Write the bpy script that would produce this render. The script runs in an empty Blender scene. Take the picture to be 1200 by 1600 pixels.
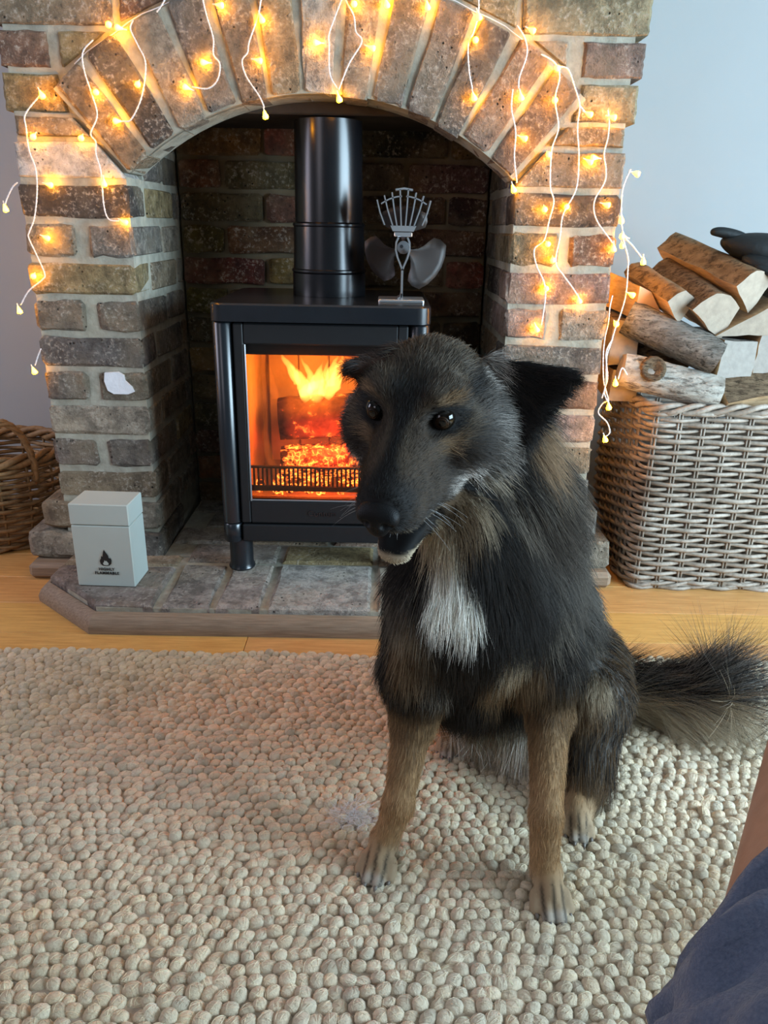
import bpy, math, random
import numpy as np
from math import sin, cos, pi, sqrt, atan2, radians
from mathutils import Matrix, Vector

C = bpy.context.scene.collection
SC = bpy.context.scene

# ---------------------------------------------------------------- camera, light, exposure
def make_camera():
    cam = bpy.data.cameras.new('camera')
    cam.sensor_fit = 'VERTICAL'; cam.sensor_height = 24.0
    cam.lens = 24.0 * 1197.0 / 1600.0
    cam.clip_start = 0.02
    o = bpy.data.objects.new('camera', cam); C.objects.link(o)
    pit, roll, yaw = radians(20.54), radians(1.11), radians(0.295)
    fwd = Vector((sin(yaw)*cos(pit), cos(yaw)*cos(pit), -sin(pit)))
    right = Vector((cos(yaw), -sin(yaw), 0)); up = right.cross(fwd)
    r2 = right*cos(roll) + up*sin(roll); u2 = -right*sin(roll) + up*cos(roll)
    m = Matrix((r2, u2, -fwd)).transposed().to_4x4()
    m.translation = (0, -1.658, 0.79)
    o.matrix_world = m
    SC.camera = o
make_camera()
VS = SC.view_settings
SC.display_settings.display_device = 'sRGB'
VS.view_transform = 'Standard'; VS.look = 'None'; VS.gamma = 1.0; VS.use_curve_mapping = False
VS.exposure = 0.0

world = bpy.data.worlds.new('world'); SC.world = world; world.use_nodes = True
wb = world.node_tree.nodes['Background']
wb.inputs[0].default_value = (0.62, 0.78, 1.0, 1); wb.inputs[1].default_value = 1.0

def area(name, loc, target, sx, sy, power, col):
    l = bpy.data.lights.new(name, 'AREA'); l.shape = 'RECTANGLE'; l.size = sx; l.size_y = sy
    l.energy = power; l.color = col
    o = bpy.data.objects.new(name, l); C.objects.link(o); o.location = loc
    o.rotation_euler = (Vector(target) - Vector(loc)).to_track_quat('-Z', 'Y').to_euler()
    return o
def point(name, loc, r, power, col):
    l = bpy.data.lights.new(name, 'POINT'); l.energy = power; l.color = col; l.shadow_soft_size = r
    o = bpy.data.objects.new(name, l); C.objects.link(o); o.location = loc
    return o
# daylight through the window in the right-hand wall
area('window_daylight', (2.42, -1.40, 0.95), (0.0, -0.30, 0.55), 1.7, 1.0, 160, (0.60, 0.83, 1.0))
area('rear_fill', (-1.7, -3.0, 1.5), (-0.9, 0.3, 0.6), 0.9, 1.1, 10, (0.92, 0.88, 1.0))  # unseen fill added behind the camera to brighten the left alcove
area('alcove_fill', (-2.34, -0.55, 1.2), (-0.9, 0.45, 0.55), 0.8, 0.9, 17, (0.86, 0.82, 1.0))  # added fill just inside the left wall, lifts the alcove
# the fire's own light inside the stove
point('fire_light', (-0.15, -0.005, 0.47), 0.04, 3.6, (1.0, 0.21, 0.016))
point('ember_light', (-0.12, -0.03, 0.33), 0.03, 3.0, (1.0, 0.075, 0.02))

# ---------------------------------------------------------------- helpers
def thing(name, label, cat, loc=(0, 0, 0), group=None):
    o = bpy.data.objects.new(name, None); C.objects.link(o); o.location = loc
    o.empty_display_size = 0.05
    o['label'] = label; o['category'] = cat
    if group: o['group'] = group
    return o
def tag(o, label, cat, group=None):
    o['label'] = label; o['category'] = cat
    if group: o['group'] = group
    return o
def wloc(o):
    v = Vector(o.location)
    while o.parent: o = o.parent; v += Vector(o.location)
    return v

class MB:
    def __init__(s): s.v = []; s.f = []; s.m = []
    def add(s, v, f, mi=0):
        n = len(s.v); s.v += [tuple(p) for p in v]; s.f += [tuple(i + n for i in q) for q in f]; s.m += [mi]*len(f)
        return s
    def box(s, c, size, b=0.002, mi=0, rot=None, jit=0, rng=random):
        h = [x/2 for x in size]; b = min(b, min(h)*0.9); V = []; idx = {}
        for sx in (-1, 1):
            for sy in (-1, 1):
                for sz in (-1, 1):
                    for ax in range(3):
                        p = [sx*h[0], sy*h[1], sz*h[2]]
                        for k, sg in enumerate((sx, sy, sz)):
                            if k != ax: p[k] -= sg*b
                        idx[(sx, sy, sz, ax)] = len(V)
                        if jit: p = [q + rng.uniform(-jit, jit) for q in p]
                        V.append(p)
        F = []
        for ax in range(3):
            o1, o2 = (ax+1) % 3, (ax+2) % 3
            for sg in (-1, 1):
                q = []
                for a, bb in ((-1, -1), (1, -1), (1, 1), (-1, 1)):
                    k = [0, 0, 0]; k[ax] = sg; k[o1] = a; k[o2] = bb; q.append(idx[tuple(k)+(ax,)])
                F.append(q if sg > 0 else q[::-1])
        for ax in range(3):
            o1, o2 = (ax+1) % 3, (ax+2) % 3
            for a in (-1, 1):
                for bb in (-1, 1):
                    def K(t, w):
                        k = [0, 0, 0]; k[ax] = t; k[o1] = a; k[o2] = bb; return idx[tuple(k)+(w,)]
                    q = [K(-1, o1), K(1, o1), K(1, o2), K(-1, o2)]
                    F.append(q if a*bb < 0 else q[::-1])
        for sx in (-1, 1):
            for sy in (-1, 1):
                for sz in (-1, 1):
                    q = [idx[(sx, sy, sz, k)] for k in range(3)]
                    F.append(q if sx*sy*sz > 0 else q[::-1])
        R = rot or Matrix.Identity(3)
        return s.add([Vector(c) + R @ Vector(p) for p in V], F, mi)
    def tube(s, path, rad, n=8, mi=0, cap=True, closed=False, flat=1.0):
        P = [Vector(p) for p in path]; m = len(P)
        R = rad if isinstance(rad, (list, tuple)) else [rad]*m
        t0 = (P[1]-P[0]).normalized()
        up = Vector((0, 0, 1)) if abs(t0.z) < 0.9 else Vector((1, 0, 0))
        nx = t0.cross(up).normalized(); V = []
        for i in range(m):
            if closed: t = (P[(i+1) % m]-P[i-1]).normalized()
            else: t = (P[min(i+1, m-1)]-P[max(i-1, 0)]).normalized()
            nx = (nx - t*nx.dot(t)).normalized(); ny = t.cross(nx)
            for k in range(n):
                a = 2*pi*k/n; V.append(P[i] + nx*cos(a)*R[i] + ny*sin(a)*R[i]*flat)
        F = []
        for i in range(m if closed else m-1):
            j = (i+1) % m
            for k in range(n): F.append((i*n+k, i*n+(k+1) % n, j*n+(k+1) % n, j*n+k))
        if cap and not closed:
            F.append(tuple(range(n))[::-1]); F.append(tuple((m-1)*n+k for k in range(n)))
        return s.add(V, F, mi)
    def lathe(s, prof, c, n=24, axis=(0, 0, 1), mi=0, cap=True):
        ax = Vector(axis).normalized(); a1 = ax.orthogonal().normalized(); a2 = ax.cross(a1); V = []
        for r, h in prof:
            for k in range(n):
                a = 2*pi*k/n; V.append(Vector(c) + ax*h + a1*cos(a)*r + a2*sin(a)*r)
        F = []
        for i in range(len(prof)-1):
            for k in range(n): F.append((i*n+k, i*n+(k+1) % n, (i+1)*n+(k+1) % n, (i+1)*n+k))
        if cap: F.append(tuple(range(n))[::-1]); F.append(tuple((len(prof)-1)*n+k for k in range(n)))
        return s.add(V, F, mi)
    def prism(s, poly, a, b, mi=0, plane='XZ', bev=0.0):
        # polygon in a plane, extruded from a to b along the third axis; bevel only on the a side
        def P(u, w, t): return (u, t, w) if plane == 'XZ' else ((u, w, t) if plane == 'XY' else (t, u, w))
        n = len(poly); cx = sum(p[0] for p in poly)/n; cy = sum(p[1] for p in poly)/n; V = []
        sg = 1 if b > a else -1
        rings = [(0, b), (0, a)] if not bev else [(0, b), (0, a+sg*bev), (bev, a)]
        for ins, t in rings:
            for (x, y) in poly:
                d = sqrt((x-cx)**2+(y-cy)**2) or 1
                V.append(P(x-(x-cx)/d*ins*1.3, y-(y-cy)/d*ins*1.3, t))
        F = [tuple(range(n))]
        for i in range(len(rings)-1):
            for k in range(n): F.append((i*n+k, (i+1)*n+k, (i+1)*n+(k+1) % n, i*n+(k+1) % n))
        m = len(rings)-1
        F.append(tuple(m*n+k for k in range(n))[::-1])
        return s.add(V, F, mi)
    def build(s, name, mats, parent=None, smooth=False, color=None, kind=None, fix=True):
        me = bpy.data.meshes.new(name)
        off = wloc(parent) if parent else Vector((0, 0, 0))
        used = sorted({i for f in s.f for i in f}); ix = {u: k for k, u in enumerate(used)}
        me.from_pydata([tuple(Vector(s.v[u])-off) for u in used], [], [tuple(ix[i] for i in f) for f in s.f])
        if not isinstance(mats, (list, tuple)): mats = [mats]
        for m in mats: me.materials.append(m)
        if len(mats) > 1: me.polygons.foreach_set('material_index', s.m)
        if smooth: me.polygons.foreach_set('use_smooth', [True]*len(me.polygons))
        me.update()
        o = bpy.data.objects.new(name, me); C.objects.link(o)
        if parent: o.parent = parent
        if color: o.color = (*color, 1)
        if kind: o['kind'] = kind
        return o

def sm_angle(o, deg=40):
    me = o.data
    me.polygons.foreach_set('use_smooth', [True]*len(me.polygons))
    try: me.set_sharp_from_angle(angle=radians(deg))
    except Exception: pass
    return o

# ---------------------------------------------------------------- materials
class NT:
    def __init__(s, name):
        s.m = bpy.data.materials.new(name); s.m.use_nodes = True; s.t = s.m.node_tree
        s.b = s.t.nodes['Principled BSDF']; s.out = s.t.nodes['Material Output']
    def n(s, typ, **kw):
        x = s.t.nodes.new(typ)
        for k, v in kw.items(): setattr(x, k, v)
        return x
    def l(s, a, b): s.t.links.new(a, b)
    def pos(s, scale=(1, 1, 1), rot=(0, 0, 0)):
        g = s.n('ShaderNodeNewGeometry'); mp = s.n('ShaderNodeMapping')
        mp.inputs['Scale'].default_value = scale; mp.inputs['Rotation'].default_value = rot
        s.l(g.outputs['Position'], mp.inputs['Vector']); return mp.outputs[0]
    def noise(s, scale, detail=4, vec=None, rough=0.55):
        x = s.n('ShaderNodeTexNoise'); x.inputs['Scale'].default_value = scale
        x.inputs['Detail'].default_value = detail; x.inputs['Roughness'].default_value = rough
        s.l(vec if vec is not None else s.pos(), x.inputs['Vector']); return x.outputs['Fac']
    def voro(s, scale, vec=None, feat='F1'):
        x = s.n('ShaderNodeTexVoronoi', feature=feat); x.inputs['Scale'].default_value = scale
        s.l(vec if vec is not None else s.pos(), x.inputs['Vector']); return x.outputs['Distance']
    def ramp(s, fac, lo, hi, a=0.0, b=1.0):
        x = s.n('ShaderNodeMapRange'); x.inputs[1].default_value = lo; x.inputs[2].default_value = hi
        x.inputs[3].default_value = a; x.inputs[4].default_value = b; s.l(fac, x.inputs[0]); return x.outputs[0]
    def mix(s, fac, a, b, mode='MIX'):
        x = s.n('ShaderNodeMix', data_type='RGBA', blend_type=mode)
        if isinstance(fac, (int, float)): x.inputs[0].default_value = fac
        else: s.l(fac, x.inputs[0])
        for i, c in ((6, a), (7, b)):
            if isinstance(c, (tuple, list)): x.inputs[i].default_value = (*c[:3], 1)
            else: s.l(c, x.inputs[i])
        return x.outputs[2]
    def mul(s, a, b):
        x = s.n('ShaderNodeMath', operation='MULTIPLY')
        for i, c in enumerate((a, b)):
            if isinstance(c, (int, float)): x.inputs[i].default_value = c
            else: s.l(c, x.inputs[i])
        return x.outputs[0]
    def addv(s, a, b):
        x = s.n('ShaderNodeMath', operation='ADD')
        for i, c in enumerate((a, b)):
            if isinstance(c, (int, float)): x.inputs[i].default_value = c
            else: s.l(c, x.inputs[i])
        return x.outputs[0]
    def base(s, c):
        if isinstance(c, (tuple, list)): s.b.inputs['Base Color'].default_value = (*c[:3], 1)
        else: s.l(c, s.b.inputs['Base Color'])
    def bump(s, h, strength=0.5, dist=0.004):
        x = s.n('ShaderNodeBump'); x.inputs['Strength'].default_value = strength; x.inputs['Distance'].default_value = dist
        s.l(h, x.inputs['Height']); s.l(x.outputs[0], s.b.inputs['Normal'])
    def pr(s, rough=0.6, metal=0.0, spec=0.5):
        s.b.inputs['Roughness'].default_value = rough; s.b.inputs['Metallic'].default_value = metal
        s.b.inputs['Specular IOR Level'].default_value = spec; return s
    def objcol(s): return s.n('ShaderNodeObjectInfo').outputs['Color']
    def attr(s, name): return s.n('ShaderNodeAttribute', attribute_name=name).outputs['Color']

def plain(name, col, rough=0.6, metal=0.0, spec=0.5, var=0.0, vs=30, bump=0.0, bs=200, bd=0.001):
    t = NT(name).pr(rough, metal, spec)
    if var: t.base(t.mix(t.ramp(t.noise(vs), 0.3, 0.7), [c*(1-var) for c in col], [min(1, c*(1+var)) for c in col]))
    else: t.base(col)
    if bump: t.bump(t.noise(bs, 5), bump, bd)
    return t.m

def brick_mat():
    t = NT('old_stock_brick').pr(0.85, 0, 0.25); oc = t.objcol()
    n1 = t.noise(30, 8, rough=0.72); n2 = t.noise(120, 5, rough=.7); n3 = t.noise(8, 4); n4 = t.noise(62, 6, rough=.7)
    c = t.mix(t.ramp(n1, 0.40, 0.60), t.mix(0.62, oc, (0.035, 0.03, 0.026)), oc)
    c = t.mix(t.ramp(n3, 0.45, 0.68, 0, 0.6), c, t.mix(0.55, oc, (0.50, 0.40, 0.25)))
    c = t.mix(t.ramp(n4, 0.56, 0.68, 0, 0.75), c, t.mix(0.75, oc, (0.03, 0.026, 0.022)))
    c = t.mix(t.mul(t.ramp(n2, 0.52, 0.66, 0, 0.75), t.ramp(t.noise(15, 4), .44, .58)), c, (0.55, 0.50, 0.42))     # lime smears
    pit = t.ramp(t.voro(75), 0.08, 0.20, 1, 0); pm = t.mul(pit, t.ramp(t.noise(17, 2), 0.52, 0.60))
    c = t.mix(pm, c, (0.02, 0.018, 0.016))
    t.base(c)
    h = t.addv(t.mul(n1, 1.0), t.addv(t.mul(n2, 0.5), t.mul(pm, -1.0)))
    t.bump(h, 1.0, 0.011); return t.m
def mortar_mat():
    t = NT('lime_mortar').pr(0.9, 0, 0.2); n = t.noise(40, 6); n2 = t.noise(7, 3)
    c = t.mix(t.ramp(n, 0.35, 0.7), (0.29, 0.275, 0.22), (0.44, 0.42, 0.345))
    c = t.mix(t.ramp(n2, 0.45, 0.7, 0, .5), c, (0.46, 0.42, 0.31))
    t.base(c); t.bump(t.addv(n, t.mul(t.noise(160, 4), .4)), 0.6, 0.004); return t.m
def wood_mat(name, a, b, grain=(1, 12, 12), rough=0.45, sc=14, spec=0.4, obj=False, bump=0.12):
    t = NT(name).pr(rough, 0, spec); v = t.pos(grain)
    n = t.noise(sc, 6, v, 0.6); n2 = t.noise(sc*4, 3, v)
    c = t.mix(t.ramp(n, 0.3, 0.7), a, b)
    c = t.mix(t.ramp(n2, 0.5, 0.75, 0, 0.45), c, [x*0.55 for x in a])
    if obj: c = t.mix(1.0, c, t.objcol(), 'MULTIPLY')
    t.base(c); t.bump(t.addv(n, t.mul(n2, .5)), bump, 0.002); return t.m

M_BRICK = brick_mat(); M_MORTAR = mortar_mat()
M_OAK = wood_mat('honey_oak', (0.50, 0.25, 0.075), (0.70, 0.40, 0.14), (1.2, 14, 14), 0.38, 9, obj=True)
M_TRIM = wood_mat('weathered_wood', (0.19, 0.13, 0.085), (0.34, 0.25, 0.17), (1.5, 20, 20), 0.6, 12)
M_WALL = plain('pale_wall_paint', (0.36, 0.385, 0.395), 0.85, 0, 0.2, 0.015, 6, 0.08, 300, 0.001)
M_CEIL = plain('ceiling_paint', (0.5, 0.5, 0.49), 0.9, 0, 0.2)
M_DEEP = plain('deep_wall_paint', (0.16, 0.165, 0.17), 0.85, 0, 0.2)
M_SOOT = plain('sooted_plaster', (0.05, 0.042, 0.035), 0.9, 0, 0.2, 0.3, 12, 0.4, 60, 0.004)

# ---------------------------------------------------------------- room shell
def slab(name, c, size, mat, kind='structure'):
    return MB().box(c, size, 0.0005).build(name, mat, kind=kind)
def build_room():
    fl = slab('floor', (0.1, -1.4, -0.045), (5.0, 4.2, 0.05), M_TRIM)
    rng = random.Random(3)
    y = 0.495; w = 0.13
    k = 0
    while y > -1.9:                                   # oak boards laid along the hearth
        y1 = y - w; x = -2.35 - rng.uniform(0, 0.5)
        cuts = []
        if abs(y - (-0.285)) < 0.02: cuts = [-0.265]
        else: cuts = [rng.uniform(-1.6, -1.0), rng.uniform(0.95, 1.5)]
        xs = [-2.38] + cuts + [2.45]
        for a, b in zip(xs, xs[1:]):
            g = rng.uniform(0.86, 1.1)
            MB().box(((a+b)/2, (y+y1)/2, -0.01), (b-a-0.0012, w-0.0014, 0.02), 0.0012).build('floorboard', M_OAK, fl, color=(g, g*rng.uniform(.96, 1.03), g*rng.uniform(.9, 1.05)))
        y = y1; k += 1
    slab('wall_back', (0.1, 0.53, 1.2), (5.0, 0.06, 2.5), M_WALL)
    wl = MB()
    wl.box((-2.42, 0.22, 1.2), (0.06, 0.66, 2.5), 0.0005).box((-2.42, -2.1, 1.2), (0.06, 2.2, 2.5), 0.0005)
    wl.box((-2.42, -0.555, 0.32), (0.06, 0.9, 0.74), 0.0005).box((-2.42, -0.555, 2.08), (0.06, 0.9, 0.74), 0.0005)
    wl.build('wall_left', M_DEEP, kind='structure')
    wr = MB()
    wr.box((2.52, 0.02, 1.2), (0.06, 1.06, 2.5), 0.0005).box((2.52, -2.77, 1.2), (0.06, 0.98, 2.5), 0.0005)
    wr.box((2.52, -1.4, 0.2), (0.06, 1.8, 0.5), 0.0005).box((2.52, -1.4, 2.0), (0.06, 1.8, 0.9), 0.0005)
    wr.build('wall_right', M_WALL, kind='structure')
    wm = plain('white_window_paint', (0.8, 0.8, 0.8), 0.4)
    w1 = MB()
    for yy in (-2.255, -1.4, -0.535): w1.box((2.52, yy, 1.0), (0.07, 0.05, 1.1), 0.003)
    for zz in (0.47, 1.53): w1.box((2.52, -1.4, zz), (0.07, 1.76, 0.05), 0.003)
    w1.build('window_1', wm, kind='structure')
    w2 = MB()  # frame of a made-up window, added around the alcove fill lamp
    for yy in (-0.985, -0.125): w2.box((-2.42, yy, 1.2), (0.07, 0.04, 1.02), 0.003)
    for zz in (0.71, 1.69): w2.box((-2.42, -0.555, zz), (0.07, 0.82, 0.04), 0.003)
    w2.build('added_window', wm, kind='structure')
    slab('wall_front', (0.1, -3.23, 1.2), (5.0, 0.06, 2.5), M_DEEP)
    slab('ceiling', (0.1, -1.35, 2.43), (5.0, 3.9, 0.06), M_CEIL)
build_room()

# ---------------------------------------------------------------- brick fireplace
BR = random.Random(11)
GREY, DARK, TAN, YEL, RED, PINK, WHITE, PALE = ((0.245, 0.215, 0.185), (0.10, 0.085, 0.075), (0.33, 0.25, 0.165), (0.40, 0.30, 0.145),
    (0.27, 0.165, 0.115), (0.42, 0.315, 0.275), (0.78, 0.76, 0.72), (0.42, 0.36, 0.28))
def pick(*w):
    c = BR.choices([GREY, TAN, YEL, RED, PALE, DARK], w or (5, 4, 2, 1.3, 2, 1))[0]
    g = BR.uniform(0.85, 1.15); return tuple(x*g for x in c)
def rough_brick(c, L, D, H, parent, col, name='brick', R=None, taper=1.0, j=0.0030, ch=0.0052):
    """length L along local x, depth D along local y, height H along local z; worn arrises."""
    m = MB(); st = [-.5+ch/L*.2, -.5+ch*1.6/L, -.2, .12, .5-ch*1.6/L, .5-ch/L*.2]
    V = []; R = R or Matrix.Identity(3)
    for i, s in enumerate(st):
        e = 0.86 if i in (0, 5) else 1.0
        k = 1 + (taper-1)*(s+.5)
        hy, hz = D/2*(1-(1-e)*.35), H/2*e*k
        for a, b in ((-1, -1+.001), (-1, 1), (1, 1), (1, -1)):
            if (a, b) == (-1, -1+.001): b = -1
            for q in ((1, 0) if (a*b < 0) else (0, 1)):
                yy = a*(hy-(ch if q == 0 else 0)); zz = b*(hz-(ch if q == 1 else 0))
                V.append(Vector(c) + R @ Vector((s*L+BR.uniform(-j, j), yy+BR.uniform(-j, j)*.7, zz+BR.uniform(-j, j))))
    F = []
    for i in range(5):
        for k in range(8): F.append((i*8+k, i*8+(k+1) % 8, (i+1)*8+(k+1) % 8, (i+1)*8+k))
    F.append(tuple(range(8))[::-1]); F.append(tuple(40+k for k in range(8)))
    m.add(V, [f[::-1] for f in F])
    return m.build(name, M_BRICK, parent, color=col)

FP = thing('fireplace', 'wide brick fireplace with a segmental arch of old stock bricks', 'fireplace', (-0.13, 0.25, 0))
XL0, XL1, XR0, XR1 = -0.735, -0.513, 0.255, 0.473
AC = (-0.13, 0.45); RI, RE = 0.570, 0.775
A0, A1 = radians(131.8), radians(48.2)
PITCH = 0.075; ZJ = 0.861; DEPTH = 0.39
def build_fireplace():
    core = MB(); rc = 0.005
    # piers and back, set back a little behind the brick faces
    core.box(((XL0+XL1)/2, (DEPTH+0.1+rc)/2, 0.435), (XL1-XL0-2*rc, DEPTH+0.1-rc, 0.87), 0.0005)
    core.box(((XR0+XR1)/2, (DEPTH+0.1+rc)/2, 0.435), (XR1-XR0-2*rc, DEPTH+0.1-rc, 0.87), 0.0005)
    MB().box((-0.13, DEPTH+0.05+rc, 0.6), (XR0-XL1-.001, 0.1, 1.2), 0.003).build('shaded_mortar', plain('shaded_mortar', (.16, .135, .09), .95, 0, .1, .3, 12, .5, 50, .004), FP)  # recess mortar coloured darker and browner to carry the shade in there
    # spandrels: a slab with the arch cut out, front at rc
    N = 28; arc = [(AC[0]+(RI+rc)*cos(A0+(A1-A0)*i/N), AC[1]+(RI+rc)*sin(A0+(A1-A0)*i/N)) for i in range(N+1)]
    top = 1.55
    V = []; F = []
    prof = [(XL0+rc, 0.87)] + arc + [(XR1-rc, 0.87)]
    n = len(prof)
    for yy in (0.018, 0.112):
        for (x, z) in prof: V.append((x, yy, z))
        for (x, z) in prof: V.append((x, yy, top))
    for i in range(n-1):
        F.append((i, i+1, n+i+1, n+i)); a = 2*n
        F.append((a+i+1, a+i, a+n+i, a+n+i+1)); F.append((i+1, i, a+i, a+i+1))
    F.append((0, n, 3*n, 2*n)); F.append((n-1, 2*n+n-1, 3*n+n-1, 2*n-1))
    core.add(V, F)
    V = []; F = []; N = 28                                              # mortar between the ring bricks
    for i in range(N+1):
        q = A0+(A1-A0)*i/N
        for rr, yy in ((RI+rc, rc), (RE-.006, rc), (RE-.006, .03), (RI+rc, .03)): V.append((AC[0]+rr*cos(q), yy, AC[1]+rr*sin(q)))
    for i in range(N):
        for k in range(4): F.append((i*4+k, i*4+(k+1) % 4, i*4+4+(k+1) % 4, i*4+4+k))
    F += [(0, 1, 2, 3), (N*4+3, N*4+2, N*4+1, N*4)]
    core.add(V, F)
    core.box((-0.13, 0.30, 1.28), (XR1-XL0-2*rc, 0.36, 0.54), 0.003)
    for xa, xb in ((XL0+rc, XL1-rc), (XR0+rc, XR1-rc)):
        core.box(((xa+xb)/2, 0.3015, 0.96), (xb-xa, 0.379, 0.1798), 0.0005)
    core.build('mortar', M_MORTAR, FP)
    pl = MB().box((-0.13, 0.26, 2.0), (XR1-XL0-0.004, 0.5, 0.9), 0.004)
    pl.build('plastered_breast', M_WALL, FP)
    MB().box((-0.13, 0.255, 1.016), (XR0-XL1-0.004, 0.28, 0.03), 0.003).build('register_plate', M_SOOT, FP)
    H = 0.0625
    # piers: alternate stretcher and header courses down from the springing; each brick goes round the corner
    for side in (0, 1):
        x0, x1 = (XL0, XL1) if side == 0 else (XR0, XR1)
        for k in range(0, 10):
            zc = ZJ - PITCH*(k+0.5)
            stretch = (k in (0, 2, 4, 6, 8)) if side == 0 else (k in (0, 2, 4, 6, 8))
            if side == 0: stretch = k in (0, 2, 4, 6, 8)
            ox = BR.uniform(-.003, .003)
            cols = [pick(5, 2.5, 1, .6, 2, .8), pick(5, 2, 1, 1, 2, .8)]
            if side == 0 and k == 0: cols = [DARK, DARK]
            if side == 0 and k == 1: cols = [(.30, .265, .20), (.27, .245, .21)]
            if side == 0 and k == 3: cols = [(.25, .22, .175), (.21, .18, .15)]
            if side == 0 and k == 7: cols = [(.21, .165, .14), (.22, .19, .16)]
            if side == 0 and k == 2: cols = [(0.36, 0.28, 0.14)]*2
            if side == 0 and k == 4: cols = [(0.20, 0.18, 0.165)]*2
            if side == 0 and k == 5: cols = [(0.25, 0.21, 0.17), (0.27, 0.23, 0.17)]
            if side == 1 and k == 0: cols = [(0.12, 0.10, 0.09)]*2
            if side == 1 and k == 1: cols = [(0.3, 0.25, 0.15), RED]
            if side == 1 and k == 2: cols = [(0.34, 0.235, 0.21)]*2
            if side == 1 and k == 3: cols = [PINK, PALE]
            if side == 1 and k == 6: cols = [PINK]*2
            if stretch:
                rough_brick(((x0+x1)/2+ox, 0.0515, zc), x1-x0-.001, 0.103, H, FP, cols[0])
                inner = [(0.114, 0.215), (0.342, 0.215)]
            else:
                xm = (x0+x1)/2 + BR.uniform(-.008, .008)
                g = 0.011
                b1 = rough_brick(((x0+xm-g)/2, 0.107, zc), xm-g-x0, 0.214, H, FP, cols[0])
                b2 = rough_brick(((x1+xm+g)/2, 0.107, zc), x1-xm-g, 0.214, H, FP, cols[1])
                inner = [(0.226, 0.15)]
            xi = x1-0.05 if side == 0 else x0+0.05
            for (ya, ln) in inner:
                ln = min(ln, DEPTH-ya)
                if ln < 0.03: continue
                rough_brick((xi, ya+ln/2, zc), 0.1, ln, H, FP, pick(5, 3, 1, .5, 2, 1))
        for k in (-1, -2):
            for ya, ln in (((0.118, 0.14), (0.269, 0.12)) if k == -1 else ((0.118, 0.26),)):
                rough_brick((x1-0.05 if side == 0 else x0+0.05, ya+ln/2, ZJ-PITCH*(k+.5)), 0.1, ln, H, FP, pick(4, 4, 1, .5, 2, 1))
        # two spreading plinth courses at the foot
        sg = -1 if side == 0 else 1
        for q, (dx, zc) in enumerate(((0.05, 0.149), (0.088, 0.074))):
            xa, xb = (x0-dx, x1+.004) if side == 0 else (x0-.004, x1+dx-.02)
            xm = xa+(xb-xa)*(0.62 if q else 0.42)
            rough_brick(((xa+xm)/2-.005, 0.1, zc), xm-xa-.011, 0.206+q*.02, H+.004, FP, pick(5, 4, 1, 1, 3, .5), j=.004, ch=.009)
            rough_brick(((xb+xm)/2+.005, 0.1, zc), xb-xm-.011, 0.206+q*.02, H+.004, FP, pick(5, 3, 1, 1, 1, 1), j=.003)
        xa = x0-0.082 if side == 0 else x0-.02
        xb = x1+.02 if side == 0 else x1+0.07
        MB().box(((xa+xb)/2, 0.085, 0.020), (xb-xa, 0.25, 0.04), 0.010).build('base_trim', M_TRIM, FP)
    # a dab of white paint on one left-hand header
    pts = [(-.061, .024), (-.03, .026), (-.018, .019), (-.016, .006), (-.002, -.008), (.003, -.02), (-.012, -.026), (-.045, -.026), (-.058, -.018), (-.064, .004)]
    MB().prism([(-0.545+x*0.95+.002, 0.458+z*.93) for x, z in pts], 0.0035, -0.0042, bev=.002).build('paint_dab', plain('white_paint_dab', (0.8, 0.82, 0.86), 0.6, 0, .3, .06, 60, .6, 120, .003), FP)
    # back wall of the recess, running bond, shade mixed into the brick colours
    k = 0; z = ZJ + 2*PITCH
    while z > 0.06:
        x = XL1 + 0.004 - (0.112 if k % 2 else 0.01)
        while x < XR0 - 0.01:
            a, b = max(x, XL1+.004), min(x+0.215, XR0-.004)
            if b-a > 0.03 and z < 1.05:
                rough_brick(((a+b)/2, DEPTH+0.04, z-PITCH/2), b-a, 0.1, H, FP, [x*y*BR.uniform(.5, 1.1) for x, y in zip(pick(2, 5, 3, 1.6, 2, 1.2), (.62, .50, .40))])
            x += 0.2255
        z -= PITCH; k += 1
    # arch ring: long bricks on edge, wide joints
    nv = 13
    vc = {0: TAN, 1: DARK, 2: PALE, 3: GREY, 4: (0.27, 0.22, 0.17), 5: (0.40, 0.31, 0.19), 6: (0.6, 0.57, 0.5), 7: PALE, 8: GREY, 9: (0.29, 0.24, 0.2), 10: (0.2, 0.175, 0.15), 11: (0.36, 0.26, 0.2), 12: (0.23, 0.18, 0.15)}
    for i in range(nv):
        a = A0 + (A1-A0)*(i+0.5)/nv + BR.uniform(-.006, .006)
        rm = (RI+RE)/2 + BR.uniform(-.003, .003); L = RE-RI-BR.uniform(.004, .012)
        w0 = RI*abs(A1-A0)/nv*BR.uniform(.80, .88)
        if i == 0: w0 *= .92
        Rm = Matrix(((cos(a), 0, -sin(a)), (0, 1, 0), (sin(a), 0, cos(a))))
        rough_brick((AC[0]+rm*cos(a), 0.0515, AC[1]+rm*sin(a)), L, 0.105, w0, FP, vc[i], R=Rm, taper=1.22, j=.003, ch=.004)
    # spandrel bricks, cut to the curve of the ring
    def clipped(xa, xb, za, zb, col, y0=-.001):
        cx, cz = (xa+xb)/2, (za+zb)/2
        def dist(p):
            dc = sqrt((p[0]-AC[0])**2+(p[1]-AC[1])**2)-(RE+.010)
            aa = A0 if p[0] < AC[0] else A1; sgn = -1 if p[0] < AC[0] else 1
            dl = sgn*((p[0]-AC[0])*sin(aa)-(p[1]-AC[1])*cos(aa))-.010     # outside the skewback line
            return max(dc, dl)
        P = [(xa, za), (xb, za), (xb, zb), (xa, zb)]
        ds = [dist(p) for p in P]
        if max(ds) < .008: return
        out = []
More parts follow.
